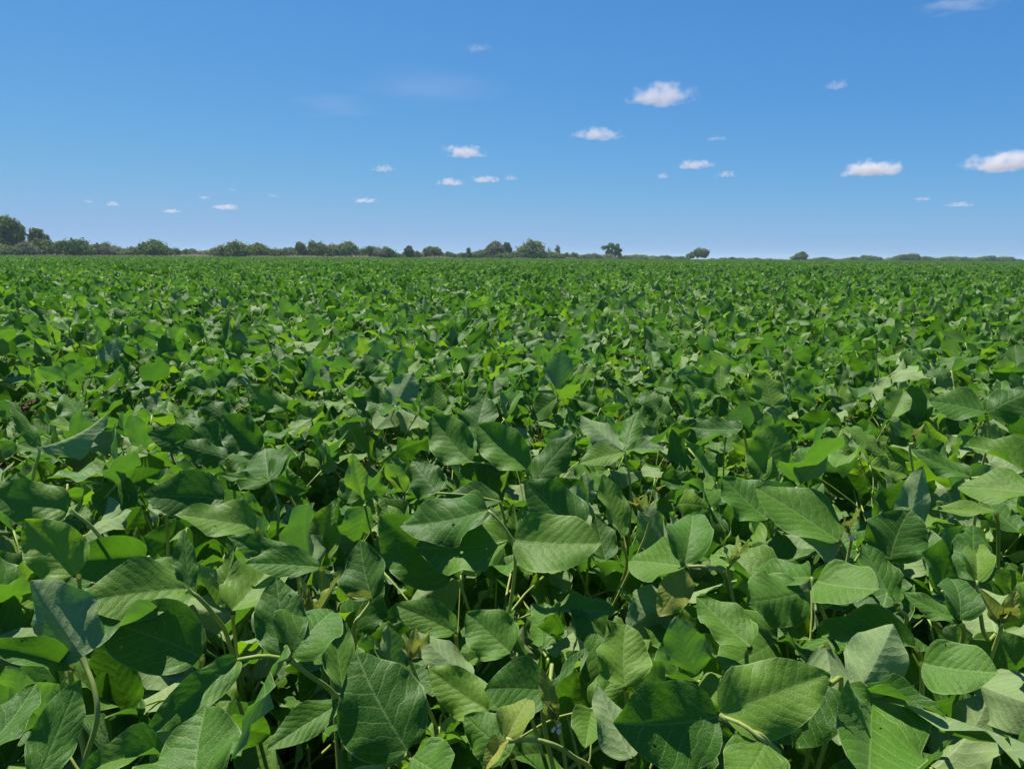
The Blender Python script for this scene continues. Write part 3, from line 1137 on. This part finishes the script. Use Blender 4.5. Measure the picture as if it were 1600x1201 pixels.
    if not p.tips and hires and rg.random() < 0.5:
        o = bpy.data.objects.new('shoot_tip', rg.choice(SHOOT_ME))
        link(o, root)
        z = H + 0.03
        q = project((p.x, p.y, z))
        o.matrix_local = Matrix.Translation((0, 0, z)) @ Matrix.Rotation(rg.uniform(0, 6), 4, 'Z')


for p in plants:
    if p.hero:
        names = [h for h in p.hero if len(h[0].split()) >= 4]
        if names:
            hero = max(names, key=lambda h: max(math.hypot(l[1][0] - l[0][0], l[1][1] - l[0][1]) for l in h[3]))
            lab = 'soybean plant with a ' + hero[0] if not hero[0].startswith(('two', 'pair', 'broad leaves')) else 'soybean plant with ' + hero[0]
            p.label = ' '.join(lab.split()[:16])
    build_plant(p)

# ------------------------------------------------------------------ the rest of the crop: one mass
tmpl = bpy.data.collections.new('crop_templates')      # not linked to the scene
N_MIDT = 10
for i in range(N_MIDT):
    r2 = random.Random(500 + i)
    up, lo, H = plant_leaves(r2, 12, 6)
    A = Acc()
    acc_leaves(A, up, MID, PET_LOW, None, r2)
    acc_leaves(A, lo, LOW, PET_LOW, None, r2)
    s = STEM_LOW[i % 5]
    A.add([(a, b, c * H) for a, b, c in s[0]], s[1], None, 0, 2)
    o = bpy.data.objects.new('a_plant_%02d' % i, A.mesh('plant_template', [LEAF, PETIOLE, STEM]))
    tmpl.objects.link(o)
PATCH = 2.4
N_FART = 6
for i in range(N_FART):
    r2 = random.Random(900 + i)
    A = Acc()
    k = int(PATCH / SP)
    for a in range(k):
        for b in range(k):
            x, y = (a + .5) / k * PATCH - PATCH / 2 + r2.uniform(-.1, .1), (b + .5) / k * PATCH - PATCH / 2 + r2.uniform(-.1, .1)
            hs = 1 + r2.uniform(-.09, .07)
            up, lo, H = plant_leaves(r2, 10, 1, hs)
            acc_leaves(A, up, LOW, PET_LOW[:1], Matrix.Translation((x, y, 0)), r2)
    o = bpy.data.objects.new('b_patch_%02d' % i, A.mesh('patch_template', [LEAF, PETIOLE, STEM]))
    tmpl.objects.link(o)

pv, pk, pr_, ps = [], [], [], []
for x, y in rest:
    pv.append((x, y, 0)); pk.append(rg.randrange(N_MIDT)); pr_.append((0, 0, rg.uniform(0, 6.28)))
    h = 1 + 0.06 * noise.noise(Vector((x * 0.5, y * 0.5, 3.1))) + rg.uniform(-.04, .05)
    ps.append((1, 1, h))
jy = 0
y = R_NEAR + PATCH / 2
while y < 430:
    half = y * 0.86 + 6
    n = int(half / PATCH) + 1
    for i in range(-n, n + 1):
        x = i * PATCH
        if y > edge_depth(px_of(x, y)):
            continue
        h = 1 + 0.05 * noise.noise(Vector((x * 0.11, y * 0.11, 1.1))) + rg.uniform(-.02, .03)
        pv.append((x, y, 0)); pk.append(N_MIDT + rg.randrange(N_FART)); pr_.append((0, 0, rg.randrange(4) * math.pi / 2)); ps.append((1.02, 1.02, h))
    y += PATCH
me = bpy.data.meshes.new('soybean_crop')
me.from_pydata(pv, [], [])
a = me.attributes.new('kind_index', 'INT', 'POINT'); a.data.foreach_set('value', pk)
a = me.attributes.new('rot', 'FLOAT_VECTOR', 'POINT'); a.data.foreach_set('vector', np.array(pr_, np.float32).ravel())
a = me.attributes.new('scl', 'FLOAT_VECTOR', 'POINT'); a.data.foreach_set('vector', np.array(ps, np.float32).ravel())
crop = link(bpy.data.objects.new('soybean_crop', me))
tag(crop, 'dense green soybean crop stretching to the trees at the far edge', 'crop', CROP_GROUP, 'stuff')
ng = bpy.data.node_groups.new('crop scatter', 'GeometryNodeTree')
ng.interface.new_socket('Geometry', in_out='INPUT', socket_type='NodeSocketGeometry')
ng.interface.new_socket('Geometry', in_out='OUTPUT', socket_type='NodeSocketGeometry')
gi = ng.nodes.new('NodeGroupInput'); go = ng.nodes.new('NodeGroupOutput')
ci = ng.nodes.new('GeometryNodeCollectionInfo')
ci.inputs['Collection'].default_value = tmpl
ci.inputs['Separate Children'].default_value = True
ci.inputs['Reset Children'].default_value = True
iop = ng.nodes.new('GeometryNodeInstanceOnPoints')
iop.inputs['Pick Instance'].default_value = True


def named(nm, typ):
    nd = ng.nodes.new('GeometryNodeInputNamedAttribute')
    nd.data_type = typ
    nd.inputs['Name'].default_value = nm
    return nd.outputs['Attribute']


e2r = ng.nodes.new('FunctionNodeEulerToRotation')
ng.links.new(named('rot', 'FLOAT_VECTOR'), e2r.inputs[0])
ng.links.new(gi.outputs[0], iop.inputs['Points'])
ng.links.new(ci.outputs[0], iop.inputs['Instance'])
ng.links.new(named('kind_index', 'INT'), iop.inputs['Instance Index'])
ng.links.new(e2r.outputs[0], iop.inputs['Rotation'])
ng.links.new(named('scl', 'FLOAT_VECTOR'), iop.inputs['Scale'])
ng.links.new(iop.outputs[0], go.inputs[0])
md = crop.modifiers.new('scatter', 'NODES')
md.node_group = ng
print('plants', len(plants), 'R_IND', R_IND, 'rest', len(rest), 'points', len(pv), 'objects', len(bpy.data.objects))


# ------------------------------------------------------------------ dry grass beyond the field
def build_grass():
    r2 = random.Random(3)
    A = Acc()
    vs, fs, rn = [], [], []
    spans = [(-120, 480, 12000, 1.48), (480, 900, 8000, 1.55), (900, 1700, 4000, 1.2)]
    for a, b, cnt, hh in spans:
        for _ in range(cnt):
            px = r2.uniform(a, b)
            dep = edge_depth(px) + r2.uniform(1.5, 9)
            q = ground_at(px, dep)
            h = hh * r2.uniform(0.65, 1.12) * (0.8 + 0.45 * noise.noise(Vector((q.x * .12, q.y * .12, 0))))
            w = r2.uniform(0.05, 0.13)
            an = r2.uniform(0, 3.14)
            lx, ly = r2.uniform(-.25, .25), r2.uniform(-.25, .25)
            i = len(vs)
            cx, sx = math.cos(an) * w, math.sin(an) * w
            vs += [(q.x - cx, q.y - sx, 0), (q.x + cx, q.y + sx, 0), (q.x + lx + cx * .7, q.y + ly + sx * .7, h * .8), (q.x + lx * 1.5, q.y + ly * 1.5, h)]
            fs += [(i, i + 1, i + 2), (i, i + 2, i + 3)]
            rn += [r2.random()] * 4
    A.add(vs, fs)
    A.rnd[-1] = np.array(rn, np.float32)
    o = link(bpy.data.objects.new('dry_grass', A.mesh('dry_grass', [DRYGRASS], False)))
    tag(o, 'pale dry grass between the crop and the trees', 'grass', None, 'stuff')


build_grass()


# ------------------------------------------------------------------ trees
def crown_mesh(kind, seed, mat):
    """unit crown: spans x,y in -1..1 and z in 0..1; many small leaf clumps in lobes"""
    r2 = random.Random(seed)
    lobes = []
    if kind == 'bush':
        lobes.append((0, 0, .34, .86, .40))
        for _ in range(7):
            a = r2.uniform(0, 6.28)
            lobes.append((math.cos(a) * .78, math.sin(a) * .78, r2.uniform(.12, .4), r2.uniform(.22, .3), r2.uniform(.15, .28)))
        for _ in range(13):
            a, r = r2.uniform(0, 6.28), r2.uniform(.3, .78)
            z = r2.uniform(.15, .82 - .45 * r)
            lobes.append((math.cos(a) * r, math.sin(a) * r, z, r2.uniform(.2, .36), r2.uniform(.15, .25)))
        cnt = 3600
    elif kind == 'tree':
        for _ in range(17):
            a, r = r2.uniform(0, 6.28), r2.uniform(.0, .66)
            z = r2.uniform(.30, .92 - .75 * r)
            lobes.append((math.cos(a) * r, math.sin(a) * r, z, r2.uniform(.22, .38), r2.uniform(.10, .19)))
        for _ in range(4):
            a, r = r2.uniform(0, 6.28), r2.uniform(.3, .7)
            lobes.append((math.cos(a) * r, math.sin(a) * r, r2.uniform(.15, .35), r2.uniform(.2, .3), r2.uniform(.08, .14)))
        cnt = 4200
    elif kind == 'umbrella':
        for _ in range(17):
            a, r = r2.uniform(0, 6.28), r2.uniform(.0, .8)
            z = .72 - .38 * r * r + r2.uniform(-.30, .05)
            lobes.append((math.cos(a) * r, math.sin(a) * r, z, r2.uniform(.2, .32), r2.uniform(.12, .2)))
        cnt = 3600
    elif kind == 'airy':
        for _ in range(34):
            a, r = r2.uniform(0, 6.28), r2.uniform(.05, .85)
            z = r2.uniform(.25, .95 - .2 * r)
            lobes.append((math.cos(a) * r, math.sin(a) * r, z, r2.uniform(.12, .24), r2.uniform(.06, .12)))
        cnt = 3000
    else:   # narrow
        for k in range(9):
            z = .15 + .8 * k / 9
            lobes.append((r2.uniform(-.35, .35), r2.uniform(-.3, .3), z, r2.uniform(.3, .55) * (1.1 - z * .5), r2.uniform(.06, .1)))
        cnt = 1200
    vs, fs, rn = [], [], []
    wts = [l[3] ** 2 for l in lobes]
    for _ in range(cnt):
        li = r2.choices(range(len(lobes)), wts)[0]
        cx, cy_, cz, lr, lz = lobes[li]
        d = Vector((r2.gauss(0, 1), r2.gauss(0, 1), r2.gauss(0.25, 1))).normalized()
        rr = r2.uniform(0.5, 1.0) ** 0.5 * (1.0 + (r2.uniform(.05, .35) if r2.random() < .2 else 0))
        p = Vector((cx + d.x * lr * rr, cy_ + d.y * lr * rr, max(cz + d.z * lz * rr, 0.02)))
        s = r2.uniform(.028, .062)
        n = (d + Vector((r2.gauss(0, .5), r2.gauss(0, .5), r2.gauss(0, .5)))).normalized()
        u = n.cross(Vector((0.3, 0.2, 1))).normalized()
        w = n.cross(u)
        i = len(vs)
        for a_, b_ in ((-1, -.6), (.9, -.8), (1.0, .7), (-.5, 1)):
            q = p + u * s * a_ * r2.uniform(.7, 1.2) + w * s * b_ * r2.uniform(.7, 1.2)
            vs.append((q.x, q.y, p.z + (q.z - p.z) * 0.8))
        fs.append((i, i + 1, i + 2, i + 3))
        lo = (hash((li, seed)) % 100) / 100
        rn += [min(max(0.5 * lo + 0.5 * r2.random(), 0), 1)] * 4
    V = np.array(vs)
    for ax in (0, 1):
        lo_, hi_ = np.percentile(V[:, ax], (0.7, 99.3))
        V[:, ax] = (V[:, ax] - (lo_ + hi_) / 2) / (hi_ - lo_) * 2
    V[:, 2] *= 1.0 / np.percentile(V[:, 2], 99.95)
    A = Acc()
    A.add(V, fs)
    A.rnd[-1] = np.array(rn, np.float32)
    return A.mesh('crown', [mat], False)


CM = {}


def get_crown(kind, seed, mat):
    k = (kind, seed, mat.name)
    if k not in CM:
        CM[k] = crown_mesh(kind, seed, mat)
    return CM[k]


def trunk_mesh(kind, w, h, seed):
    """trunk with limbs, in metres"""
    r2 = random.Random(seed)
    A = Acc()
    tr = 0.018 * h + 0.06
    fork = {'bush': .10, 'tree': .28, 'umbrella': .34, 'airy': .22, 'narrow': .5, 'bare': .35}[kind] * h
    v, f = tube(curve_pts([(0, 0, -.2), (r2.uniform(-.1, .1), 0, fork * .5), (r2.uniform(-.15, .15), 0, fork)], 4), [tr * 1.25, tr, tr, tr * .9, tr * .85], 7)
    A.add(v, f)
    n = {'bush': 5, 'tree': 6, 'umbrella': 7, 'airy': 8, 'narrow': 3, 'bare': 9}[kind]
    for k in range(n):
        a = 6.28 * k / n + r2.uniform(-.4, .4)
        rr = w * r2.uniform(.4, .75) * (1.0 if kind != 'narrow' else .5)
        top = h * r2.uniform(.6, .86) * (1 if kind != 'bare' else 1.12)
        e = (math.cos(a) * rr, math.sin(a) * rr, top)
        m = (e[0] * .45, e[1] * .45, fork + (top - fork) * .55)
        v, f = tube(curve_pts([(0, 0, fork * .9), m, e], 5), [tr * .6, tr * .5, tr * .4, tr * .3, tr * .2, tr * .1], 5)
        A.add(v, f)
        if kind == 'bare':
            for _ in range(5):
                s = Vector(m) + (Vector(e) - Vector(m)) * r2.random()
                t = s + Vector((r2.uniform(-.5, .5), r2.uniform(-.5, .5), r2.uniform(.2, .8)))
                v, f = tube([s, t], [tr * .2, tr * .07], 4)
                A.add(v, f)
    return A.mesh('trunk', [BARK])


DK, OL, GY = CROWN_DARK, CROWN_OLIVE, CROWN_GREY
TREES = [
 # px, half width px, top y, kind, material, extra depth, label
 (15, 23, 341, 'tree', DK, 8, 'tallest tree of the far edge, dark domed crown at the left end'),
 (57, 17, 359, 'tree', OL, 10, 'round olive tree just right of the tallest tree'),
 (10, 22, 381, 'bush', OL, 3, 'low olive bush at the foot of the tallest tree'),
 (46, 16, 377, 'bush', GY, 4, 'grey green bush below the gap between the two left trees'),
 (68, 21, 374, 'bush', DK, 5, 'dark bush in front of the round olive tree'),
 (98, 18, 378, 'bush', OL, 7, 'pale shoulder bush beside the wide dark left bush'),
 (122, 25, 373, 'bush', DK, 4, 'wide dark bush between the olive tree and the scraggly bushes'),
 (158, 14, 380, 'bush', GY, 6, 'scraggly grey green bush with a flat ragged top'),
 (178, 14, 382, 'bush', GY, 8, 'scraggly grey bush sloping down towards the round dome'),
 (170, 8, 377, 'bare', GY, 9, 'bare branched little tree rising out of the scraggly bushes'),
 (204, 13, 386, 'bush', OL, 5, 'low olive bush touching the left side of the round dome'),
 (240, 26, 375, 'bush', DK, 4, 'round dome shaped dark bush standing alone above dry grass'),
 (274, 10, 387, 'bush', OL, 6, 'small bush touching the right side of the round dome'),
 (295, 12, 389, 'bush', DK, 8, 'low dark bush in the dip right of the round dome'),
 (317, 10, 391, 'bush', DK, 9, 'lowest bush of the dip before the long hump'),
 (342, 13, 384, 'bush', OL, 5, 'olive bush leading up to the long hump'),
 (372, 25, 378, 'bush', DK, 4, 'long hump of dark foliage left of the second group'),
 (403, 18, 380, 'bush', DK, 6, 'dark rounded bush on the right of the long hump'),
 (432, 14, 388, 'bush', OL, 6, 'low olive bush after the long hump'),
 (449, 12, 387, 'bush', GY, 5, 'low grey bush before the small round tree'),
 (467, 11, 379, 'tree', OL, 6, 'small round olive tree rising between two low bushes'),
 (497, 20, 377, 'bush', DK, 4, 'broad dark bush at the left of the double crown'),
 (520, 15, 382, 'bush', GY, 7, 'grey green bush filling the saddle of the double crown'),
 (541, 21, 378, 'bush', OL, 4, 'broad olive bush at the right of the double crown'),
 (565, 11, 389, 'bush', DK, 7, 'small dark bush in the notch after the double crown'),
 (575, 10, 385, 'bush', OL, 6, 'olive bush beginning the twin bumps'),
 (589, 13, 385, 'bush', GY, 5, 'grey bush between the twin bumps'),
 (606, 11, 386, 'bush', DK, 5, 'dark bush ending the twin bumps'),
 (624, 9, 396, 'bush', OL, 5, 'very low bush left of the little upright tree'),
 (638, 8, 385, 'tree', DK, 5, 'little upright dark tree with a tiny bush at its right'),
 (651, 8, 392, 'bush', DK, 5, 'tiny dark bush at the right of the little upright tree'),
 (676, 15, 386, 'umbrella', OL, 6, 'spreading low tree standing over a strip of dry grass'),
 (703, 8, 393, 'bush', DK, 6, 'small dark round bush before the pale grey clump'),
 (718, 9, 395, 'bush', OL, 8, 'low olive bush beside the small dark round bush'),
 (732, 8, 388, 'tree', DK, 6, 'small dark tree just left of the pale grey clump'),
 (750, 11, 391, 'bush', OL, 5, 'olive bush leaning on the pale grey clump'),
 (771, 15, 378, 'tree', GY, 4, 'tall pale grey green tree, the main one of its clump'),
 (790, 9, 380, 'tree', GY, 6, 'slim grey tree joined to the right of the pale clump'),
 (780, 18, 393, 'bush', DK, 2, 'dark low bush at the foot of the pale grey clump'),
 (807, 9, 393, 'bush', OL, 7, 'low olive bush between pale clump and the pyramid crown'),
 (830, 22, 376, 'bush', OL, 4, 'big pyramid shaped olive tree at mid horizon'),
 (833, 19, 388, 'bush', DK, 2, 'dark skirt of bushes under the pyramid shaped tree'),
 (858, 4, 386, 'bare', GY, 6, 'thin bare tree right of the pyramid crown'),
 (871, 5, 384, 'narrow', DK, 6, 'narrow dark tree beside the thin bare tree'),
 (866, 13, 393, 'bush', OL, 3, 'olive bush below the narrow dark tree'),
 (884, 6, 395, 'bush', DK, 5, 'first of two tiny dark round bushes'),
 (896, 7, 395, 'bush', DK, 6, 'second of two tiny dark round bushes'),
 (910, 9, 399, 'bush', OL, 7, 'low bush right after the two tiny round ones'),
 (927, 15, 396, 'bush', GY, 4, 'pale grey green bush left of the airy tree'),
 (956, 14, 381, 'airy', DK, 6, 'airy tufted tree with open branches standing above low bushes'),
 (948, 13, 397, 'bush', GY, 3, 'grey bush under the airy tufted tree'),
 (975, 13, 399, 'bush', DK, 5, 'low dark bush at the right foot of the airy tree'),
 (997, 15, 398, 'bush', OL, 6, 'long low olive bush a little right of the airy tree'),
 (1020, 13, 400, 'bush', GY, 5, 'low grey bush midway between the airy and round headed trees'),
 (1040, 11, 399, 'bush', OL, 6, 'low olive bump midway to the round headed tree'),
 (1062, 13, 401, 'bush', DK, 5, 'low dark bush at the left foot of the round headed tree'),
 (1090, 16, 388, 'umbrella', OL, 5, 'round headed tree with visible limbs right of mid horizon'),
 (1116, 9, 404, 'bush', DK, 6, 'tiny bush just right of the round headed tree'),
 (1131, 7, 403, 'bush', DK, 8, 'first small round bush in the row right of the round headed tree'),
 (1144, 7, 402, 'bush', DK, 8, 'second small round bush in the row right of the round headed tree'),
 (1158, 8, 403, 'bush', DK, 9, 'third small round bush in the row right of the round headed tree'),
 (1180, 9, 403, 'bush', DK, 9, 'fourth small round bush in the row right of the round headed tree'),
 (1200, 8, 404, 'bush', DK, 9, 'low bush before the lone round tree'),
 (1250, 12, 394, 'tree', DK, 5, 'lone round tree on a short trunk towards the right'),
 (1228, 9, 406, 'bush', DK, 9, 'very low bush left of the lone round tree'),
 (1286, 15, 402, 'bush', OL, 6, 'flat low bush right of the lone round tree'),
 (1312, 11, 405, 'bush', DK, 8, 'thin low bush between two flat humps'),
 (1337, 15, 402, 'bush', DK, 6, 'flat dark bush leading to the peaked one'),
 (1358, 14, 399, 'bush', DK, 4, 'peaked dark bush of the right hand humps'),
 (1374, 11, 405, 'bush', OL, 7, 'low end bush after the peaked one'),
 (1393, 10, 403, 'bush', DK, 7, 'low bush at the left of the rounded pair'),
 (1408, 10, 398, 'bush', DK, 5, 'left bush of the rounded pair near the right end'),
 (1425, 11, 396, 'bush', OL, 5, 'right and taller bush of the rounded pair'),
 (1448, 12, 401, 'bush', DK, 6, 'dark bush right of the rounded pair'),
 (1480, 13, 401, 'bush', DK, 5, 'bush starting the last long hedge at the right'),
 (1502, 13, 401, 'bush', OL, 6, 'olive bush of the last long hedge'),
 (1522, 9, 403, 'bush', DK, 7, 'low dip bush in the last long hedge'),
 (1543, 15, 400, 'bush', DK, 5, 'highest bush of the last long hedge'),
 (1570, 15, 401, 'bush', OL, 6, 'rounded bush near the right end of the last hedge'),
 (1590, 9, 405, 'bush', DK, 7, 'lowest bush closing the far edge at the right'),
 # low growth closing the gaps of the band
 (255, 14, 391, 'bush', OL, 9, 'low bush half hidden behind the round dome and dry grass'),
 (306, 13, 390, 'bush', GY, 7, 'grey bush in the middle of the dip after the round dome'),
 (328, 11, 391, 'bush', OL, 8, 'olive scrub just before the long hump starts'),
 (420, 12, 390, 'bush', GY, 8, 'grey scrub behind the right end of the long hump'),
 (614, 10, 395, 'bush', GY, 8, 'grey scrub after the twin bumps'),
 (663, 9, 396, 'bush', GY, 8, 'grey scrub between the upright tree and the spreading tree'),
 (690, 9, 396, 'bush', DK, 9, 'dark scrub right of the spreading low tree'),
 (741, 9, 393, 'bush', DK, 8, 'dark scrub hugging the small tree by the pale clump'),
 (800, 9, 394, 'bush', DK, 8, 'dark scrub right under the slim grey tree'),
 (851, 9, 394, 'bush', GY, 8, 'grey scrub between the pyramid tree and the thin bare tree'),
 (905, 10, 398, 'bush', GY, 8, 'grey scrub behind the two tiny round bushes'),
 (985, 12, 399, 'bush', GY, 9, 'grey scrub behind the foot of the airy tree'),
 (1050, 12, 401, 'bush', GY, 9, 'grey scrub before the round headed tree'),
 (1170, 9, 404, 'bush', OL, 10, 'olive scrub inside the row of four small round bushes'),
 (1215, 10, 405, 'bush', OL, 10, 'olive scrub left of the lone round tree'),
 (1266, 11, 405, 'bush', DK, 9, 'dark scrub right under the lone round tree'),
 (1326, 11, 404, 'bush', OL, 9, 'olive scrub beside the thin low bush of the flat humps'),
 (1465, 11, 404, 'bush', OL, 9, 'olive scrub between the rounded pair and the last hedge'),
 # beyond the frame on both sides
 (-40, 26, 362, 'tree', OL, 7, 'olive tree beyond the left end of the view'),
 (1640, 16, 403, 'bush', DK, 6, 'bush beyond the right end of the view'),
]


def horizon_y(px):
    # photograph row of eye level in this column
    return 600.5 - F * math.tan(R(PITCH)) * 1.0 + math.tan(R(ROLL)) * (px - 800)


for k, (px, hw, ty, kind, mat, ex, lab) in enumerate(TREES):
    r2 = random.Random(k * 7 + 1)
    dep = edge_depth(px) + 6 + ex
    g = ground_at(px, dep)
    scale = dep / (F * 0.985)
    w = hw * scale
    h = (horizon_y(px) - ty + 0.6) * scale + CAM_H
    if kind == 'bush' and hw < 20:
        w *= 1.22
    nm = 'tree' if kind != 'bush' else 'bush'
    root = empty(nm, g)
    cat = 'tree' if kind != 'bush' else 'bush'
    tag(root, lab, cat, 'trees along the far edge of the field' if cat == 'tree' else 'bushes along the far edge of the field')
    t = link(bpy.data.objects.new('trunk', trunk_mesh(kind, w, h, k)), root)
    if kind != 'bare':
        c = link(bpy.data.objects.new('crown', get_crown(kind, k % (6 if kind == 'bush' else 4), mat)), root)
        c.scale = (w * 1.02, min(w, 5.0), h)
        c.rotation_euler.z = r2.choice((0, math.pi))
        if r2.random() < .5:
            c.scale.x *= -1


# ------------------------------------------------------------------ clouds
def cloud_material(name, dens, thin=False):
    N = NT(name)
    tc = N.n('ShaderNodeTexCoord').outputs['Object']
    inf = N.n('ShaderNodeObjectInfo')
    off = N.n('ShaderNodeVectorMath', operation='SCALE')
    N.put(off.inputs[0], inf.outputs['Location'])
    off.inputs['Scale'].default_value = 0.0137
    vm = N.n('ShaderNodeVectorMath', operation='ADD')
    sc = N.n('ShaderNodeVectorMath', operation='MULTIPLY')
    N.put(sc.inputs[0], tc)
    sc.inputs[1].default_value = (2.1, 1.2, 0.9) if not thin else (0.6, 0.6, 6.5)
    N.put(vm.inputs[0], sc.outputs[0]); N.put(vm.inputs[1], off.outputs[0])
    nz = N.noise(vm.outputs[0], 1.5, 5.0, 0.58)
    sep = N.n('ShaderNodeSeparateXYZ')
    N.put(sep.inputs[0], tc)
    ln = N.n('ShaderNodeVectorMath', operation='LENGTH')
    N.put(ln.inputs[0], tc)
    rad = N.math('MULTIPLY', ln.outputs['Value'], ln.outputs['Value'])
    if thin:
        f = N.math('SUBTRACT', N.math('ADD', N.math('MULTIPLY', N.math('SUBTRACT', nz, 0.5), 3.2), 0.55), rad)
        d = N.math('MULTIPLY', N.smooth(f, 0.0, 1.0), dens)
    else:
        low = N.smooth(sep.outputs[2], -0.30, -0.62)
        f = N.math('SUBTRACT', N.math('ADD', N.math('MULTIPLY', N.math('SUBTRACT', nz, 0.5), 2.6), 0.52), rad)
        f = N.math('SUBTRACT', f, low)
        d = N.math('MULTIPLY', N.smooth(f, -0.05, 0.8), dens)
    vs = N.n('ShaderNodeVolumePrincipled')
    vs.inputs['Color'].default_value = (0.92, 0.87, 0.86, 1)
    vs.inputs['Anisotropy'].default_value = 0.0
    N.put(vs.inputs['Density'], d)
    N.t.links.new(vs.outputs[0], N.out.inputs['Volume'])
    return N.m


C_THICK = cloud_material('cumulus cloud', 0.0075)
C_MED = cloud_material('soft cumulus cloud', 0.006)
C_FAINT = cloud_material('faint cloud', 0.0035)
C_WISP = cloud_material('wisp cloud', 0.00009, True)


def cloud_domain(mat):
    import bmesh
    bm = bmesh.new()
    bmesh.ops.create_icosphere(bm, subdivisions=3, radius=1.25)
    me = bpy.data.meshes.new('cloud')
    bm.to_mesh(me); bm.free()
    me.materials.append(mat)
    return me


CD = {id(m): cloud_domain(m) for m in (C_THICK, C_MED, C_FAINT, C_WISP)}
CLOUDS = [
 (1035, 152, 112, 36, C_THICK, 'largest white cumulus cloud, high right of centre'),
 (933, 211, 86, 22, C_MED, 'long flat cloud below and left of the largest cloud'),
 (724, 238, 74, 24, C_THICK, 'bright compact white cloud with a humped top left of centre'),
 (703, 285, 46, 15, C_THICK, 'small white cloud directly below the bright humped cloud'),
 (758, 281, 48, 13, C_THICK, 'flat white cloudlet right of the one below the humped cloud'),
 (798, 279, 26, 9, C_MED, 'faint scrap trailing right of the flat white cloudlet'),
 (599, 264, 37, 14, C_MED, 'small soft cloud alone left of the humped cloud'),
 (1088, 258, 58, 17, C_THICK, 'small pointed white cloud low under the largest cloud'),
 (1035, 276, 22, 11, C_MED, 'tiny puff left below the pointed white cloud'),
 (1134, 273, 30, 12, C_MED, 'tiny slanting puff right below the pointed white cloud'),
 (1364, 265, 84, 27, C_THICK, 'broad lens shaped grey white cloud towards the right'),
 (1321, 273, 20, 10, C_MED, 'tiny puff touching the left of the lens shaped cloud'),
 (1574, 256, 104, 32, C_THICK, 'flat based white cloud cut by the right edge'),
 (1307, 134, 32, 15, C_MED, 'small lone puff high towards the right'),
 (747, 76, 44, 14, C_FAINT, 'thin slanting scrap of cloud near the top'),
 (570, 314, 42, 9, C_MED, 'faint low streak under the small soft cloud'),
 (354, 324, 42, 11, C_MED, 'low flat cloudlet above the left trees, largest of its row'),
 (268, 330, 28, 7, C_MED, 'lowest little streak above the round dome bush'),
 (177, 319, 20, 9, C_MED, 'small bright puff low in the left sky'),
 (138, 315, 16, 6, C_FAINT, 'faint puff furthest left in the low sky'),
 (319, 309, 16, 7, C_MED, 'tiny puff above left of the low flat cloudlet'),
 (362, 297, 14, 7, C_FAINT, 'tiny faint puff above the low flat cloudlet'),
 (426, 306, 18, 7, C_FAINT, 'tiny faint puff right of the low flat cloudlet'),
 (1120, 217, 38, 8, C_FAINT, 'barely visible streak above the pointed white cloud'),
 (1440, 311, 26, 7, C_FAINT, 'faint small streak low right of the lens shaped cloud'),
 (1500, 320, 40, 8, C_FAINT, 'faint long streak lowest in the right sky'),
 (1502, 6, 120, 9, C_FAINT, 'thin veil at the top edge near the right corner'),
 (527, 167, 150, 32, C_WISP, 'faint feathery wisp tapering to the left'),
 (680, 136, 250, 34, C_WISP, 'faint broad veil of high cloud above the humped cloud'),
]
for k, (px, py, w, h, mat, lab) in enumerate(CLOUDS):
    d = at(px, py, 1.0) - Vector((0, 0, CAM_H))
    el = math.asin(d.z)
    base = 1250.0 if mat is not C_WISP else 5200.0
    D = base / math.sin(max(el, R(2.5)))
    P = d * D
    s = D / F / math.cos(math.atan(math.hypot(px - 800, py - 600) / F)) * math.cos(math.atan(math.hypot(px - 800, py - 600) / F)) ** 1
    hw, hh = w * s / 2 * 1.2, h * s / 2 * 1.3
    o = link(bpy.data.objects.new('cloud' if mat is not C_WISP else 'wisp_cloud', CD[id(mat)]))
    o.location = P
    o.scale = (hw, hw * 0.8, hh)
    o.rotation_euler.z = math.atan2(d.y, d.x) - math.pi / 2
    tag(o, lab, 'cloud', 'fair weather clouds' if mat is not C_WISP else 'high wisps')
